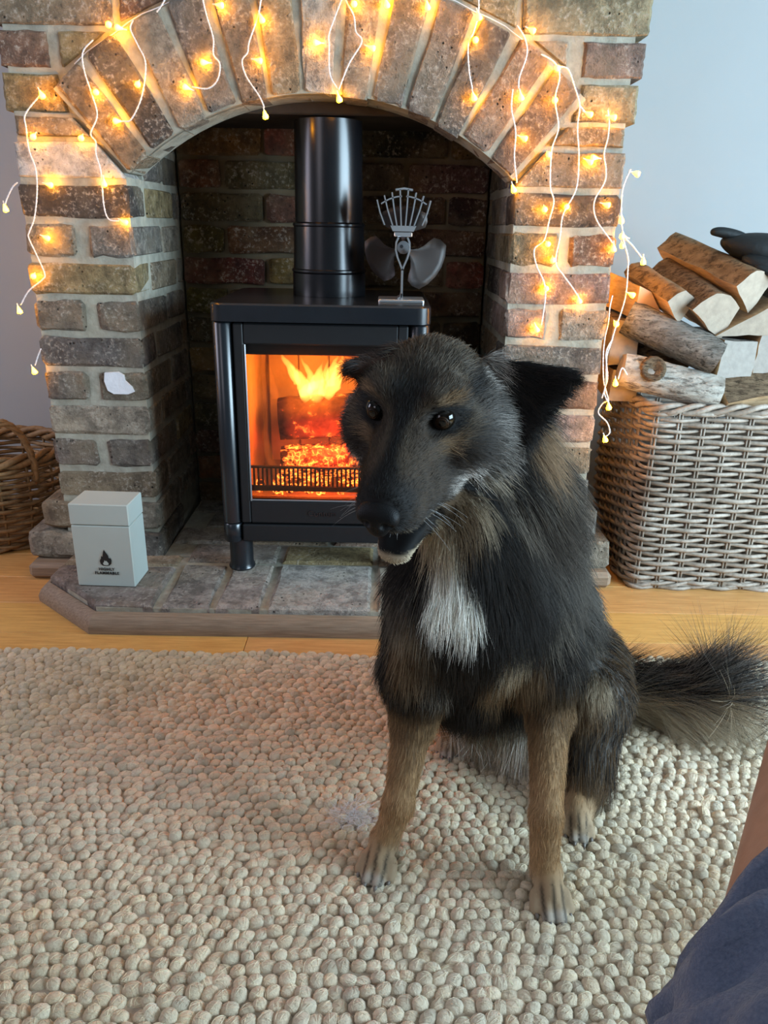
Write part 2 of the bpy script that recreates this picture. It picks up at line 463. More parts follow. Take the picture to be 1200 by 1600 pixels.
        for i in range(4):
            p, q = P[i], P[(i+1) % 4]; n = 8
            pd = None; pr = None
            for t in range(n+1):
                u = t/n; r = (p[0]+(q[0]-p[0])*u, p[1]+(q[1]-p[1])*u); d = dist(r)
                if pd is not None and (pd > 0) != (d > 0):
                    w = pd/(pd-d); out.append((pr[0]+(r[0]-pr[0])*w, pr[1]+(r[1]-pr[1])*w))
                pd, pr = d, r
                if d > 0 and t < n:
                    out.append((r[0]+BR.uniform(-.0015, .0015), r[1]+BR.uniform(-.0015, .0015)))
        if len(out) < 3: return
        w = max(p[0] for p in out)-min(p[0] for p in out); h = max(p[1] for p in out)-min(p[1] for p in out)
        if min(w, h) < .012: return
        MB().prism(out, BR.uniform(y0-.002, y0+.002), 0.1, bev=0.004).build('brick', M_BRICK, FP, color=col)
    sp = [  # z0, z1, x cuts on the left, x cuts on the right, left colours, right colours
        (0.867, 0.930, [XL0+.004, -0.52], [0.26, XR1-.002], [WHITE], [GREY]),
        (0.942, 0.975, [XL0+.012, -0.55], [0.3, XR1-.01], [TAN], [TAN]),
        (0.985, 1.050, [XL0-.008, -0.45], [0.3, XR1+.012], [(.42, .3, .13)], [(.43, .36, .22)]),
        (1.062, 1.122, [XL0-.006, -0.648, -0.626, -0.40], [0.20, 0.342, 0.372, XR1+.016], [RED, (.42, .33, .16)], [PALE, (.32, .23, .19)]),
        (1.133, 1.196, [XL0-.008, -0.52, -0.505, -0.3], [0.05, 0.24, 0.252, XR1+.018], [TAN, RED], [(.42, .34, .2), (.43, .36, .22)]),
        (1.208, 1.270, [XL0-.004, -0.63, -0.618, -0.40, -.388, -.17, -.158, .05, .062, .26, .272, XR1+.01], [], [TAN, RED, GREY, YEL, TAN, PALE], []),
        (1.282, 1.345, [XL0-.004, -0.52, -0.508, -0.29, -.278, -.06, -.048, .16, .172, .37, .382, XR1+.01], [], [GREY, RED, TAN, YEL, TAN, GREY], []),
        (1.357, 1.42, [XL0-.004, -0.63, -0.618, -0.40, -.388, -.17, -.158, .05, .062, .26, .272, XR1+.01], [], [TAN, RED, GREY, YEL, TAN, PALE], []),
        (1.432, 1.50, [XL0-.004, -0.52, -0.508, -0.29, -.278, -.06, -.048, .16, .172, .37, .382, XR1+.01], [], [GREY, RED, TAN, YEL, TAN, GREY], [])]
    for z0, z1, lx, rx, lc, rcs in sp:
        for xs, cs in ((lx, lc), (rx, rcs)):
            i = 0
            for a, b in zip(xs[::2], xs[1::2]):
                clipped(a, b, z0, z1, cs[i % len(cs)], -.001 if z0 < .98 else .012); i += 1
build_fireplace()

# ---------------------------------------------------------------- hearth
def build_hearth():
    HT = thing('hearth', 'low raised hearth of worn bricks edged with wooden moulding under the stove', 'hearth', (-0.126, -0.1, 0))
    zt = 0.055; cx = -0.126
    out = [(-0.722, -0.005), (-0.722, -0.130), (-0.575, -0.262), (0.323, -0.262), (0.470, -0.130), (0.470, -0.005)]
    inn = [(-0.50, -0.006), (-0.50, 0.386), (0.245, 0.386), (0.245, -0.006)]
    MB().prism(out, 0.048, 0.0, plane='XY').prism([(-.507, -.004), (.249, -.004), (.249, .386), (-.507, .386)], 0.05, 0.0, plane='XY').build('mortar_bed', M_MORTAR, HT)
    # moulding that follows the chamfered outline: profile swept with mitres
    line = [(-0.728, -0.012), (-0.728, -0.136), (-0.580, -0.268), (0.328, -0.268), (0.476, -0.136), (0.476, -0.012)]
    prof = [(-.006, 0.0), (0.020, 0.0), (0.021, 0.012), (0.015, 0.026), (0.006, 0.036), (-.004, 0.040), (-.006, .039)]
    for i in range(5):
        p, q = Vector(line[i]), Vector(line[i+1]); V = []
        for e, pt in ((0, p), (1, q)):
            j = i+e
            d1 = (Vector(line[j])-Vector(line[j-1])).normalized() if j > 0 else (q-p).normalized()
            d2 = (Vector(line[j+1])-Vector(line[j])).normalized() if j < 5 else (q-p).normalized()
            n1, n2 = Vector((d1.y, -d1.x)), Vector((d2.y, -d2.x))
            n1 = -n1 if n1.dot(pt-Vector((cx, .2))) < 0 else n1; n2 = -n2 if n2.dot(pt-Vector((cx, .2))) < 0 else n2
            b = (n1+n2); b = b/(b.dot(n1))
            for o, z in prof: V.append((pt.x+b.x*o, pt.y+b.y*o, z))
        n = len(prof); F = [(k, (k+1) % n, n+(k+1) % n, n+k) for k in range(n)] + [tuple(range(n))[::-1], tuple(n+k for k in range(n))]
        sm_angle(MB().add(V, F).build('edge_moulding', M_TRIM, HT), 35)
    def cut(poly, col, jz=.002):
        P = []
        n = len(poly)
        for i in range(n):
            a, b = poly[i], poly[(i+1) % n]; m = max(1, int(sqrt((a[0]-b[0])**2+(a[1]-b[1])**2)/.035))
            for t in range(m):
                u = t/m; P.append((a[0]+(b[0]-a[0])*u+BR.uniform(-.0018, .0018), a[1]+(b[1]-a[1])*u+BR.uniform(-.0018, .0018)))
        MB().prism(P, zt+BR.uniform(-jz, jz), 0.01, plane='XY', bev=0.006).build('hearth_brick', M_BRICK, HT, color=tuple(min(.7, 1.4*x) for x in col))
    yf, yb = -0.262, -0.052
    cut([(-0.722, -0.13), (-0.58, -0.258), (-0.462, yf), (-0.462, -0.075), (-0.722, -0.075)], (.24, .20, .185))
    xs = [(-0.446, -0.347), (-0.333, -0.243), (-0.226, -0.018), (-0.002, 0.09), (0.104, 0.2)]
    cs = [(.30, .26, .225), (.36, .30, .26), (.38, .35, .31), PALE, GREY]
    for (a, b), c in zip(xs, cs): cut([(a, yf), (b, yf), (b, yb), (a, yb)], c)
    cut([(0.214, yf), (0.326, -0.258), (0.47, -0.13), (0.47, -0.075), (0.214, -0.075)], GREY)
    cut([(-0.722, -0.06), (-0.462, -0.06), (-0.462, -0.008), (-0.722, -0.008)], TAN)
    cut([(0.214, -0.06), (0.47, -0.06), (0.47, -0.008), (0.214, -0.008)], TAN)
    y = -0.036; k = 0
    while y < 0.37:
        x = -0.45 - (0.11 if k % 2 else 0)
        while x < 0.24:
            a, b = max(x, -0.445 if y < 0 else -.505), min(x+0.21, 0.205 if y < 0 else 0.248)
            if b-a > .03: cut([(a, y), (b, y), (b, y+.094), (a, y+.094)], pick(4, 4, 1, 1, 2, 1))
            x += 0.224
        y += 0.107; k += 1
build_hearth()

# ---------------------------------------------------------------- wood stove
M_IRON = plain('matt_black_steel', (0.008, 0.0105, 0.014), 0.27, 0.0, 0.6, 0.1, 60, 0.05, 500, 0.0005)
M_IRON2 = plain('black_cast_iron', (0.007, 0.008, 0.0095), 0.5, 0.0, 0.4, 0.1, 60, 0.1, 400, 0.0006)
M_PIPE = plain('black_flue_enamel', (0.005, 0.0055, 0.007), 0.26, 0.0, 0.5, 0.1, 30)
M_FIREBRICK = plain('darkened_firebrick', (0.30, 0.25, 0.20), 0.9, 0, 0.1, 0.2, 12, 0.3, 60, 0.004)  # lining colour darkened to hold down the chamber's brightness under a stronger fire light
M_ALU = plain('brushed_aluminium', (0.72, 0.75, 0.78), 0.35, 1.0, 0.5)
def glass_mat():
    t = NT('stove_glass'); tr = t.n('ShaderNodeBsdfTransparent'); tr.inputs[0].default_value = (0.97, 0.95, 0.92, 1)
    gl = t.n('ShaderNodeBsdfGlossy'); gl.inputs['Roughness'].default_value = 0.03
    fr = t.n('ShaderNodeFresnel'); fr.inputs[0].default_value = 1.45
    mx = t.n('ShaderNodeMixShader'); t.l(fr.outputs[0], mx.inputs[0]); t.l(tr.outputs[0], mx.inputs[1]); t.l(gl.outputs[0], mx.inputs[2])
    t.l(mx.outputs[0], t.out.inputs[0]); return t.m
M_GLASS = glass_mat()
SX, SYF = -0.126, -0.085
def rrect(x0, x1, y0, y1, r, n=5):
    P = []
    for cx, cy, a0 in ((x1-r, y1-r, 0), (x0+r, y1-r, 90), (x0+r, y0+r, 180), (x1-r, y0+r, 270)):
        for i in range(n+1):
            a = radians(a0+90*i/n); P.append((cx+r*cos(a), cy+r*sin(a)))
    return P
def build_stove():
    T = thing('wood_stove', 'black steel wood-burning stove with a glass door and lit fire', 'stove', (SX, 0.1, 0.055))
    hw = 0.220; yb = 0.275
    x0, x1 = SX-hw, SX+hw
    gx0, gx1, gz0, gz1 = -0.281, 0.029, 0.226, 0.560
    # body: five plates round the fire chamber
    b = MB()
    b.box((x0+0.026, 0.105, 0.37), (0.045, 0.34, 0.47), 0.004).box((x1-0.026, 0.105, 0.37), (0.045, 0.34, 0.47), 0.004)
    b.box((SX, 0.26, 0.37), (0.4, 0.03, 0.47), 0.004).box((SX, 0.105, 0.165), (0.4, 0.34, 0.07), 0.004).box((SX, 0.105, 0.585), (0.4, 0.34, 0.04), 0.004)
    sm_angle(b.build('body', M_IRON, T), 30)
    ch = MB()
    ch.box((SX, 0.165, 0.38), (0.34, 0.02, 0.36), .002).box((-0.297, 0.05, 0.38), (0.02, 0.24, 0.36), .002).box((0.045, 0.05, 0.38), (0.02, 0.24, 0.36), .002)
    ch.box((SX, 0.05, 0.208), (0.36, 0.25, 0.02), .002).box((SX, 0.05, 0.561), (0.36, 0.25, 0.012), .002)
    for i in range(4): MB().box((SX-0.108+0.072*i, 0.150, 0.375), (0.070, 0.016, 0.26), .003).build('firebrick', M_FIREBRICK, T)
    ch.build('chamber_lining', M_FIREBRICK, T)
    tp = MB().prism(rrect(x0, x1, SYF-0.027, yb+.01, 0.028), 0.641, 0.606, plane='XY', bev=0.0035)
    sm_angle(tp.build('top_plate', M_IRON, T), 30)
    # rounded corner columns with a joint near the foot
    for sx in (x0+0.022, x1-0.022):
        c = MB().lathe([(0.018, 0.172), (0.021, 0.174), (0.021, 0.600), (0.019, 0.603)], (sx, SYF+0.004, 0), 20)
        sm_angle(c.build('column', M_IRON, T), 40)
        c = MB().lathe([(0.019, 0.128), (0.021, 0.131), (0.021, 0.1685), (0.019, 0.171)], (sx, SYF+0.004, 0), 20)
        sm_angle(c.build('column_foot', M_IRON, T), 40)
    # door frame round the glass
    d = MB(); yd, td = SYF-0.001, 0.024
    dx0, dx1, dz0, dz1 = x0+0.044, x1-0.044, 0.174, 0.602
    d.box(((dx0+gx0)/2, yd, (dz0+dz1)/2), (gx0-dx0, td, dz1-dz0), 0.003).box(((dx1+gx1)/2, yd, (dz0+dz1)/2), (dx1-gx1, td, dz1-dz0), 0.003)
    d.box((SX, yd, (dz1+gz1)/2), (gx1-gx0+.002, td, dz1-gz1), 0.003).box((SX, yd, (dz0+gz0)/2), (gx1-gx0+.002, td, gz0-dz0), 0.003)
    D = d.build('door', M_IRON2, T)
    bz = MB()
    for (a, bb) in (((gx0+.002, gz0), (gx0+.002, gz1)), ((gx1-.002, gz0), (gx1-.002, gz1)), ((gx0, gz0+.002), (gx1, gz0+.002))):
        bz.tube([(a[0], yd-.011, a[1]), (bb[0], yd-.011, bb[1])], 0.002, 6)
    bz.build('glazing_bead', plain('dull_steel_bead', (.35, .37, .4), .35, .9), D)
    MB().box((SX, yd+.002, (gz0+gz1)/2), (gx1-gx0, 0.004, gz1-gz0), 0.0004).build('glass_pane', M_GLASS, D)
    MB().box((SX, yd+0.009, gz1-0.012), (gx1-gx0, 0.004, 0.022), 0.001).build('air_wash_strip', M_IRON2, D)
    MB().tube([(gx1+.022, yd-.012, .33), (gx1+.022, yd-.035, .335), (gx1+.022, yd-.036, .45), (gx1+.022, yd-.012, .455)], .006, 8).build('handle', M_IRON, D, True)
    MB().box((SX, yd, 0.150), (dx1-dx0, 0.022, 0.040), 0.003).build('ash_door', M_IRON2, T)
    # raised maker's lettering on the door
    fc = bpy.data.curves.new('lettering', 'FONT'); fc.body = 'Contura'; fc.size = 0.0185; fc.extrude = 0.0009; fc.align_x = 'CENTER'; fc.align_y = 'CENTER'
    fo = bpy.data.objects.new('lettering_source', fc); C.objects.link(fo)
    dg = bpy.context.evaluated_depsgraph_get(); me = bpy.data.meshes.new_from_object(fo.evaluated_get(dg)); bpy.data.objects.remove(fo)
    me.materials.clear(); me.materials.append(M_IRON)
    off = Vector((SX, yd-0.0125, 0.199)) - wloc(D)
    me.transform(Matrix.Translation(off) @ Matrix.Rotation(radians(90), 4, 'X'))
    o = bpy.data.objects.new('lettering', me); C.objects.link(o); o.parent = D
    # log guard: a comb of upright bars
    g = MB(); yg = -0.045
    g.box((SX, yg, 0.287), (0.325, 0.008, 0.005), .001).box((SX, yg, 0.238), (0.325, 0.008, 0.012), .001)
    G = g.build('log_guard', M_IRON2, T)
    for i in range(33):
        MB().box((-0.280+0.00965*i, yg, 0.264), (0.0042, 0.006, 0.046), .001).build('guard_bar', M_IRON2, G)
    for sx in (x0+0.034, x1-0.034):
        for sy in (SYF+0.02, yb-0.03):
            sm_angle(MB().lathe([(0.028, 0.056), (0.030, 0.060), (0.026, 0.07), (0.026, 0.131)], (sx, sy, 0), 20).build('leg', M_IRON, T), 40)
    # flue pipe
    f = MB().lathe([(0.0805, 0.6415), (0.0805, 0.688), (0.078, 0.691), (0.0765, 0.694), (0.0785, 0.697), (0.077, 0.74), (0.0765, 0.786), (0.073, 0.789), (0.0715, 0.99)], (SX+.003, 0.125, 0), 40)
    F = sm_angle(f.build('flue_pipe', M_PIPE, T), 35)
    sm_angle(MB().lathe([(0.0805, 0.690), (0.082, 0.692), (0.082, 0.696), (0.0790, 0.698)], (SX+.003, 0.125, 0), 40, cap=False).build('pipe_seam', M_PIPE, F), 35)
    sm_angle(MB().lathe([(0.0762, 0.783), (0.0785, 0.786), (0.0785, 0.790), (0.074, 0.793)], (SX+.003, 0.125, 0), 40, cap=False).build('pipe_seam', M_PIPE, F), 35)
build_stove()

# ---------------------------------------------------------------- the fire
def ember_mat(name, a, b, es, thr=0.55, sc=28):
    t = NT(name).pr(0.95, 0, 0.1); n = t.noise(sc, 5, rough=.65); v = t.voro(sc*1.6, feat='DISTANCE_TO_EDGE')
    t.base(t.mix(t.ramp(n, .3, .7), a, b))
    em = t.mul(t.ramp(n, thr, thr+.16), t.ramp(v, 0.0, 0.16, 1, 0.15))
    t.b.inputs['Emission Color'].default_value = (1.0, 0.16, 0.02, 1)
    t.l(t.mul(em, es), t.b.inputs['Emission Strength']); return t.m
def log_mesh(a, b, r, seed, n=12, rings=7, flat=1.0, jit=.1):
    rng = random.Random(seed); A, B = Vector(a), Vector(b); d = (B-A).normalized(); u = d.orthogonal().normalized(); w = d.cross(u)
    prof = [1+rng.uniform(-jit, jit) for _ in range(n)]; V = []
    for i in range(rings):
        t = i/(rings-1)
        for k in range(n):
            q = 2*pi*k/n; rr = r*prof[k]*(1+rng.uniform(-jit, jit)*.5)*(0.93 if i in (0, rings-1) else 1)
            V.append(A+(B-A)*t+u*cos(q)*rr+w*sin(q)*rr*flat)
    F = [(i*n+k, i*n+(k+1) % n, (i+1)*n+(k+1) % n, (i+1)*n+k) for i in range(rings-1) for k in range(n)]
    F += [tuple(range(n))[::-1], tuple((rings-1)*n+k for k in range(n))]
    return MB().add(V, F)
def build_fire():
    m1 = ember_mat('charring_log', (0.03, 0.02, 0.015), (0.13, 0.08, 0.05), 5.0, .56, 30)
    m2 = ember_mat('glowing_log', (0.05, 0.02, 0.015), (0.22, 0.1, 0.06), 9.0, .44, 60)
    o = log_mesh((-0.235, 0.055, 0.372), (0.005, 0.075, 0.385), 0.047, 5, 14, 9).build('burning_log', m1, smooth=True)
    tag(o, 'large charred log burning at the top of the fire in the stove', 'log', 'logs burning in the stove')
    o = log_mesh((-0.225, 0.005, 0.283), (0.015, 0.015, 0.292), 0.036, 8, 14, 9).build('burning_log', m2, smooth=True)
    tag(o, 'glowing cracked log low in the fire behind the stove\'s bars', 'log', 'logs burning in the stove')
    o = log_mesh((-0.07, -0.02, 0.315), (-0.02, 0.065, 0.36), 0.026, 9, 10, 6).build('burning_log', ember_mat('burnt_branch', (.2, .1, .05), (.4, .22, .1), 4.0, .4, 25), smooth=True)
    tag(o, 'short orange-lit log leaning across the front of the big charred log', 'log', 'logs burning in the stove')
    # ember bed
    rng = random.Random(4); e = MB()
    for i in range(70):
        x, y = rng.uniform(-0.28, 0.03), rng.uniform(-0.03, 0.12); r = rng.uniform(.006, .013)
        e.box((x, y, 0.219+r*.5), (r*1.6, r*1.6, r*1.4), .003, rot=Matrix.Rotation(rng.uniform(0, 3), 3, 'Z'), jit=.002, rng=rng)
    o = e.build('ember_bed', ember_mat('embers', (.04, .02, .015), (.2, .08, .04), 14.0, .42, 50), kind='stuff')
    tag(o, 'bed of red glowing embers under the logs in the stove', 'embers')
    # flames: luminous gas, a volume inside leaf-shaped tongues
    def gas(name, col, st):
        m = bpy.data.materials.new(name); m.use_nodes = True; t = m.node_tree; t.nodes.clear()
        out = t.nodes.new('ShaderNodeOutputMaterial'); e = t.nodes.new('ShaderNodeEmission')
        e.inputs[0].default_value = (*col, 1); e.inputs[1].default_value = st
        t.links.new(e.outputs[0], out.inputs['Volume']); return m
    hot = gas('bright_flame', (1.0, 0.40, 0.07), 80.0); dim = gas('thin_flame', (1.0, 0.22, 0.025), 7.0)
    def tongue(base, tip, r, bend, seed, mat, name='flame', flat=.7):
        rg = random.Random(seed); A, B = Vector(base), Vector(tip); path = []; R = []
        for i in range(12):
            t = i/11; p = A+(B-A)*t+Vector((bend*sin(t*pi*1.3)+rg.uniform(-.002, .002), 0, 0)); path.append(p)
            R.append(max(.0008, r*(sin(pi*min(1, t*.80+.20))**.8)*(1-t**2.2)*(1+rg.uniform(-.12, .12))))
        return MB().tube(path, R, 12, flat=flat)
    L = [((-0.190, 0.05, 0.452), (-0.232, 0.045, 0.532), .017, .004, 1), ((-0.170, 0.045, 0.418), (-0.205, 0.04, 0.508), .026, .006, 2), ((-0.145, 0.05, 0.415), (-0.138, 0.045, 0.508), .030, -.006, 3),
         ((-0.125, 0.04, 0.425), (-0.082, 0.04, 0.533), .025, .004, 4), ((-0.115, 0.045, 0.45), (-0.100, 0.045, 0.528), .018, -.004, 6), ((-0.160, 0.05, 0.44), (-0.182, 0.05, 0.522), .014, .006, 5), ((-0.185, 0.05, 0.43), (-0.120, 0.045, 0.470), .020, .0, 7), ((-0.135, 0.04, 0.43), (-0.118, 0.04, 0.520), .016, .0, 8)]
    T = thing('flame', 'bright yellow flame burning above the charred log in the stove', 'flame', (-0.15, 0.045, 0.43))
    for a, b, r, bd, s in L: tongue(a, b, r, bd, s, hot).build('flame_tongue', hot, T, True)
    T2 = thing('flame', 'thin orange flames licking up around the logs low in the stove', 'flame', (-0.12, 0.0, 0.3))
    for a, b, r, bd, s in [((-0.235, 0.0, 0.25), (-0.262, 0.01, 0.44), .014, -.012, 11), ((-0.06, -0.02, 0.31), (-0.03, -0.02, 0.40), .022, .006, 12), ((-0.095, -0.02, .30), (-0.08, -0.02, .375), .02, -.004, 13),
                           ((0.0, 0.0, .30), (0.012, 0.01, .47), .018, .006, 14), ((-0.215, 0.0, .28), (-.19, 0.0, .37), .014, .01, 15), ((-.03, .03, .42), (-.015, .03, .51), .022, .004, 16), ((-.24, .04, .42), (-.262, .05, .52), .016, 0, 17)]:
        tongue(a, b, r, bd, s, dim).build('flame_tongue', dim, T2, True)
build_fire()

# ---------------------------------------------------------------- heat-powered stove fan
def build_fan():
    T = thing('stove_fan', 'aluminium heat-powered stove fan with a finned top on the stove', 'fan', (0.036, 0.0, 0.641))
    y = 0.0; k = 0.0
    base = MB().prism(rrect(-0.012, 0.083, y-0.034, y+0.05, 0.004), 0.6465, 0.6415, plane='XY', bev=.001)
    base.build('base_plate', M_ALU, T)
    # profile bent plates: the section is an extrusion 46 mm deep
    dy0, dy1 = y-0.023, y+0.023
    def strip(path, w, name, parent=T, mat=M_ALU, a=dy0, b=dy1):
        P = [Vector((p[0], 0, p[1])) for p in path]; Lf, Rt = [], []
        for i in range(len(P)):
            t = (P[min(i+1, len(P)-1)]-P[max(i-1, 0)]).normalized(); n = Vector((-t.z, 0, t.x))
            Lf.append(P[i]+n*w/2); Rt.append(P[i]-n*w/2)
        V = []
        for yy in (a, b):
            V += [(p.x, yy, p.z) for p in Lf] + [(p.x, yy, p.z) for p in Rt]
        m = len(P); F = []
        for i in range(m-1):
            F.append((i, i+1, m+i+1, m+i)); F.append((2*m+i+1, 2*m+i, 3*m+i, 3*m+i+1))
            F.append((i+1, i, 2*m+i, 2*m+i+1)); F.append((m+i, m+i+1, 3*m+i+1, 3*m+i))
        F += [(0, m, 3*m, 2*m), (m-1, 3*m-1, 4*m-1, 2*m-1)]
        return MB().add(V, F).build(name, mat, parent)
    cx = 0.0362
    st = MB(); 
    strip([(cx, 0.646), (cx, 0.706)], 0.0042, 'stem')
    strip([(cx-0.008, 0.6475), (cx-.002, 0.651), (cx, 0.658)], .004, 'stem_fillet')
    # Y-shaped bracket opening round the motor
    lf = [(cx, 0.704), (cx-0.003, 0.712), (cx-0.010, 0.728), (cx-0.0138, 0.742), (cx-0.0135, 0.757), (cx-0.009, 0.767)]
    strip(lf, 0.0036, 'bracket_arm'); strip([(2*cx-x, z) for x, z in lf], 0.0036, 'bracket_arm')
    MB().box((cx, y, 0.7725), (0.036, 0.046, 0.0085), 0.001).build('thermoelectric_module', M_ALU, T)
    MB().prism([(cx-0.026, 0.789), (cx-0.021, 0.7785), (cx+0.021, 0.7785), (cx+0.026, 0.789)], dy0, dy1).build('fin_base', M_ALU, T)
    cz = 0.700  # fins fan out from a point well below
    for i in range(8):
        q = radians(-33+66*i/7); L0, L1 = 0.085, 0.145
        if i in (0, 7): L0 = .092
        off = 0.7*q
        p0 = (cx+sin(q)*L0*.62, 0.777+0.012*cos(q)); p1 = (cx+sin(q)*0.098, 0.745+cos(q)*(0.109 if i not in (3, 4) else .112))
        if i in (0, 7): p0 = (cx+sin(q)*L0*.75, 0.790)
        strip([p0, ((p0[0]+p1[0])/2*1.0+sin(q)*.003, (p0[1]+p1[1])/2), p1], 0.0026, 'fin')
    band = [(cx+sin(radians(t))*0.083, 0.752+cos(radians(t))*0.092) for t in range(-33, 34, 6)]
    strip(band[:6], 0.0024, 'fin_band'); strip(band[6:], 0.0024, 'fin_band')
    strip([(cx-.017, 0.8555), (cx, 0.858), (cx+.017, 0.8555)], .0036, 'carry_lip')
    # motor and blades behind
    sm_angle(MB().lathe([(0.004, -0.026), (0.0125, -0.025), (0.0125, 0.03), (0.004, .031)], (cx+.001, y, 0.748), 24, axis=(0, 1, 0)).build('motor', plain('bright_motor_can', (.75, .8, .85), .2, 1.0), T), 40)
    sm_angle(MB().lathe([(0.0035, 0), (0.0035, 0.003)], (cx-.003, y-.0285, 0.750), 12, axis=(0, 1, 0)).build('motor_shaft', M_IRON2, T), 40)
    hub = (cx+.001, y+.040, 0.748)
    mb = plain('dark_anodised_blade', (0.030, 0.024, 0.022), 0.5, 0.2)
    MB().lathe([(0.008, -.006), (0.010, -.004), (0.010, .006), (.006, .008)], hub, 16, axis=(0, 1, 0)).build('hub', mb, T)
    for a0, rr in ((-32, .092), (88, .080), (208, .080)):
        V = []; n1, n2 = 8, 6
        for i in range(n1):
            t = i/(n1-1); r = .009+t*(rr-.009)
            half = radians(8+50*min(1, t*1.5)-12*t)*(1-.25*t**6)
            for j in range(n2):
                s = j/(n2-1)*2-1; a = radians(a0)+half*s
                for dy in (-.0006, .0006): V.append((hub[0]+r*cos(a), hub[1]+s*.012*(.4+.6*t)+dy, hub[2]+r*sin(a)))
        F = []
        def ix(i, j, d): return (i*n2+j)*2+d
        for i in range(n1-1):
            for j in range(n2-1):
                F.append((ix(i, j, 0), ix(i, j+1, 0), ix(i+1, j+1, 0), ix(i+1, j, 0))); F.append((ix(i, j, 1), ix(i+1, j, 1), ix(i+1, j+1, 1), ix(i, j+1, 1)))
        for i in range(n1-1):
            for j in (0, n2-1): F.append((ix(i, j, 0), ix(i+1, j, 0), ix(i+1, j, 1), ix(i, j, 1)))
        for j in range(n2-1):
            for i in (0, n1-1): F.append((ix(i, j, 0), ix(i, j+1, 0), ix(i, j+1, 1), ix(i, j, 1)))
        MB().add(V, F).build('blade', mb, T, True)
build_fan()

# ---------------------------------------------------------------- firelighter box
def build_box():
    T = thing('firelighter_box', 'pale grey-green metal box marked highly flammable standing on the hearth corner', 'box', (-0.578, -0.142, 0.055))
    m = plain('sage_grey_enamel', (0.47, 0.52, 0.48), 0.45, 0, 0.4, .03, 8); ink = plain('black_print', (0.012, 0.012, 0.012), 0.6)
    R = Matrix.Rotation(radians(-2), 3, 'Z'); cx, cy = -0.578, -0.143
    w, d = 0.124, 0.086
    sm_angle(MB().box((cx, cy, 0.127), (w-.001, d-.001, 0.138), .0018, rot=R).build('tin', m, T), 30)
    sm_angle(MB().box((cx, cy, 0.2205), (w, d, 0.046), .0018, rot=R).build('lid', m, T), 30)
    def onface(me, name):
        me.materials.clear(); me.materials.append(ink)
        o = bpy.data.objects.new(name, me); C.objects.link(o); o.parent = T
        me.transform(Matrix.Translation(Vector((cx, cy, 0))-wloc(T)) @ R.to_4x4() @ Matrix.Translation((0.004, -d/2-.0006, 0)))
    for txt, z in (('HIGHLY', 0.0985), ('FLAMMABLE', 0.0895)):
        fc = bpy.data.curves.new('t', 'FONT'); fc.body = txt; fc.size = 0.0088; fc.extrude = 0.0003; fc.offset = 0.0002; fc.align_x = 'CENTER'; fc.align_y = 'CENTER'; fc.space_character = 1.12
        fo = bpy.data.objects.new('t', fc); C.objects.link(fo); dg = bpy.context.evaluated_depsgraph_get()
        me = bpy.data.meshes.new_from_object(fo.evaluated_get(dg)); bpy.data.objects.remove(fo); me.name = 'lettering'
        me.transform(Matrix.Translation((0, 0, z)) @ Matrix.Rotation(radians(90), 4, 'X')); onface(me, 'lettering')
    fl = [(0, -.001), (-.007, .0), (-.0115, .004), (-.0125, .010), (-.0105, .0155), (-.009, .012), (-.0075, .017), (-.0085, .022), (-.006, .020), (-.0035, .025), (-.0035, .0315), (-.0015, .0365), (.0015, .031), (.0035, .027),
          (.0055, .0215), (.0065, .0225), (.007, .018), (.0105, .0165), (.0112, .019), (.0125, .012), (.0115, .005), (.007, .0005)]
    inner = [(0, .001), (-.005, .002), (-.0062, .006), (-.0035, .0085), (-.0025, .0125), (0, .010), (.0015, .0115), (.0035, .0085), (.0058, .006), (.005, .002)]
    import bmesh
    def flat(poly, yy):
        bm = bmesh.new(); vs = [bm.verts.new((x, yy, z+.107)) for x, z in poly]; f = bm.faces.new(vs); bmesh.ops.triangulate(bm, faces=[f])
        me = bpy.data.meshes.new('flame_symbol'); bm.to_mesh(me); bm.free(); return me
    onface(flat(fl, 0.0), 'flame_symbol')
    me = flat(inner, -.0004); onface(me, 'flame_symbol_centre'); me.materials.clear(); me.materials.append(m)
build_box()

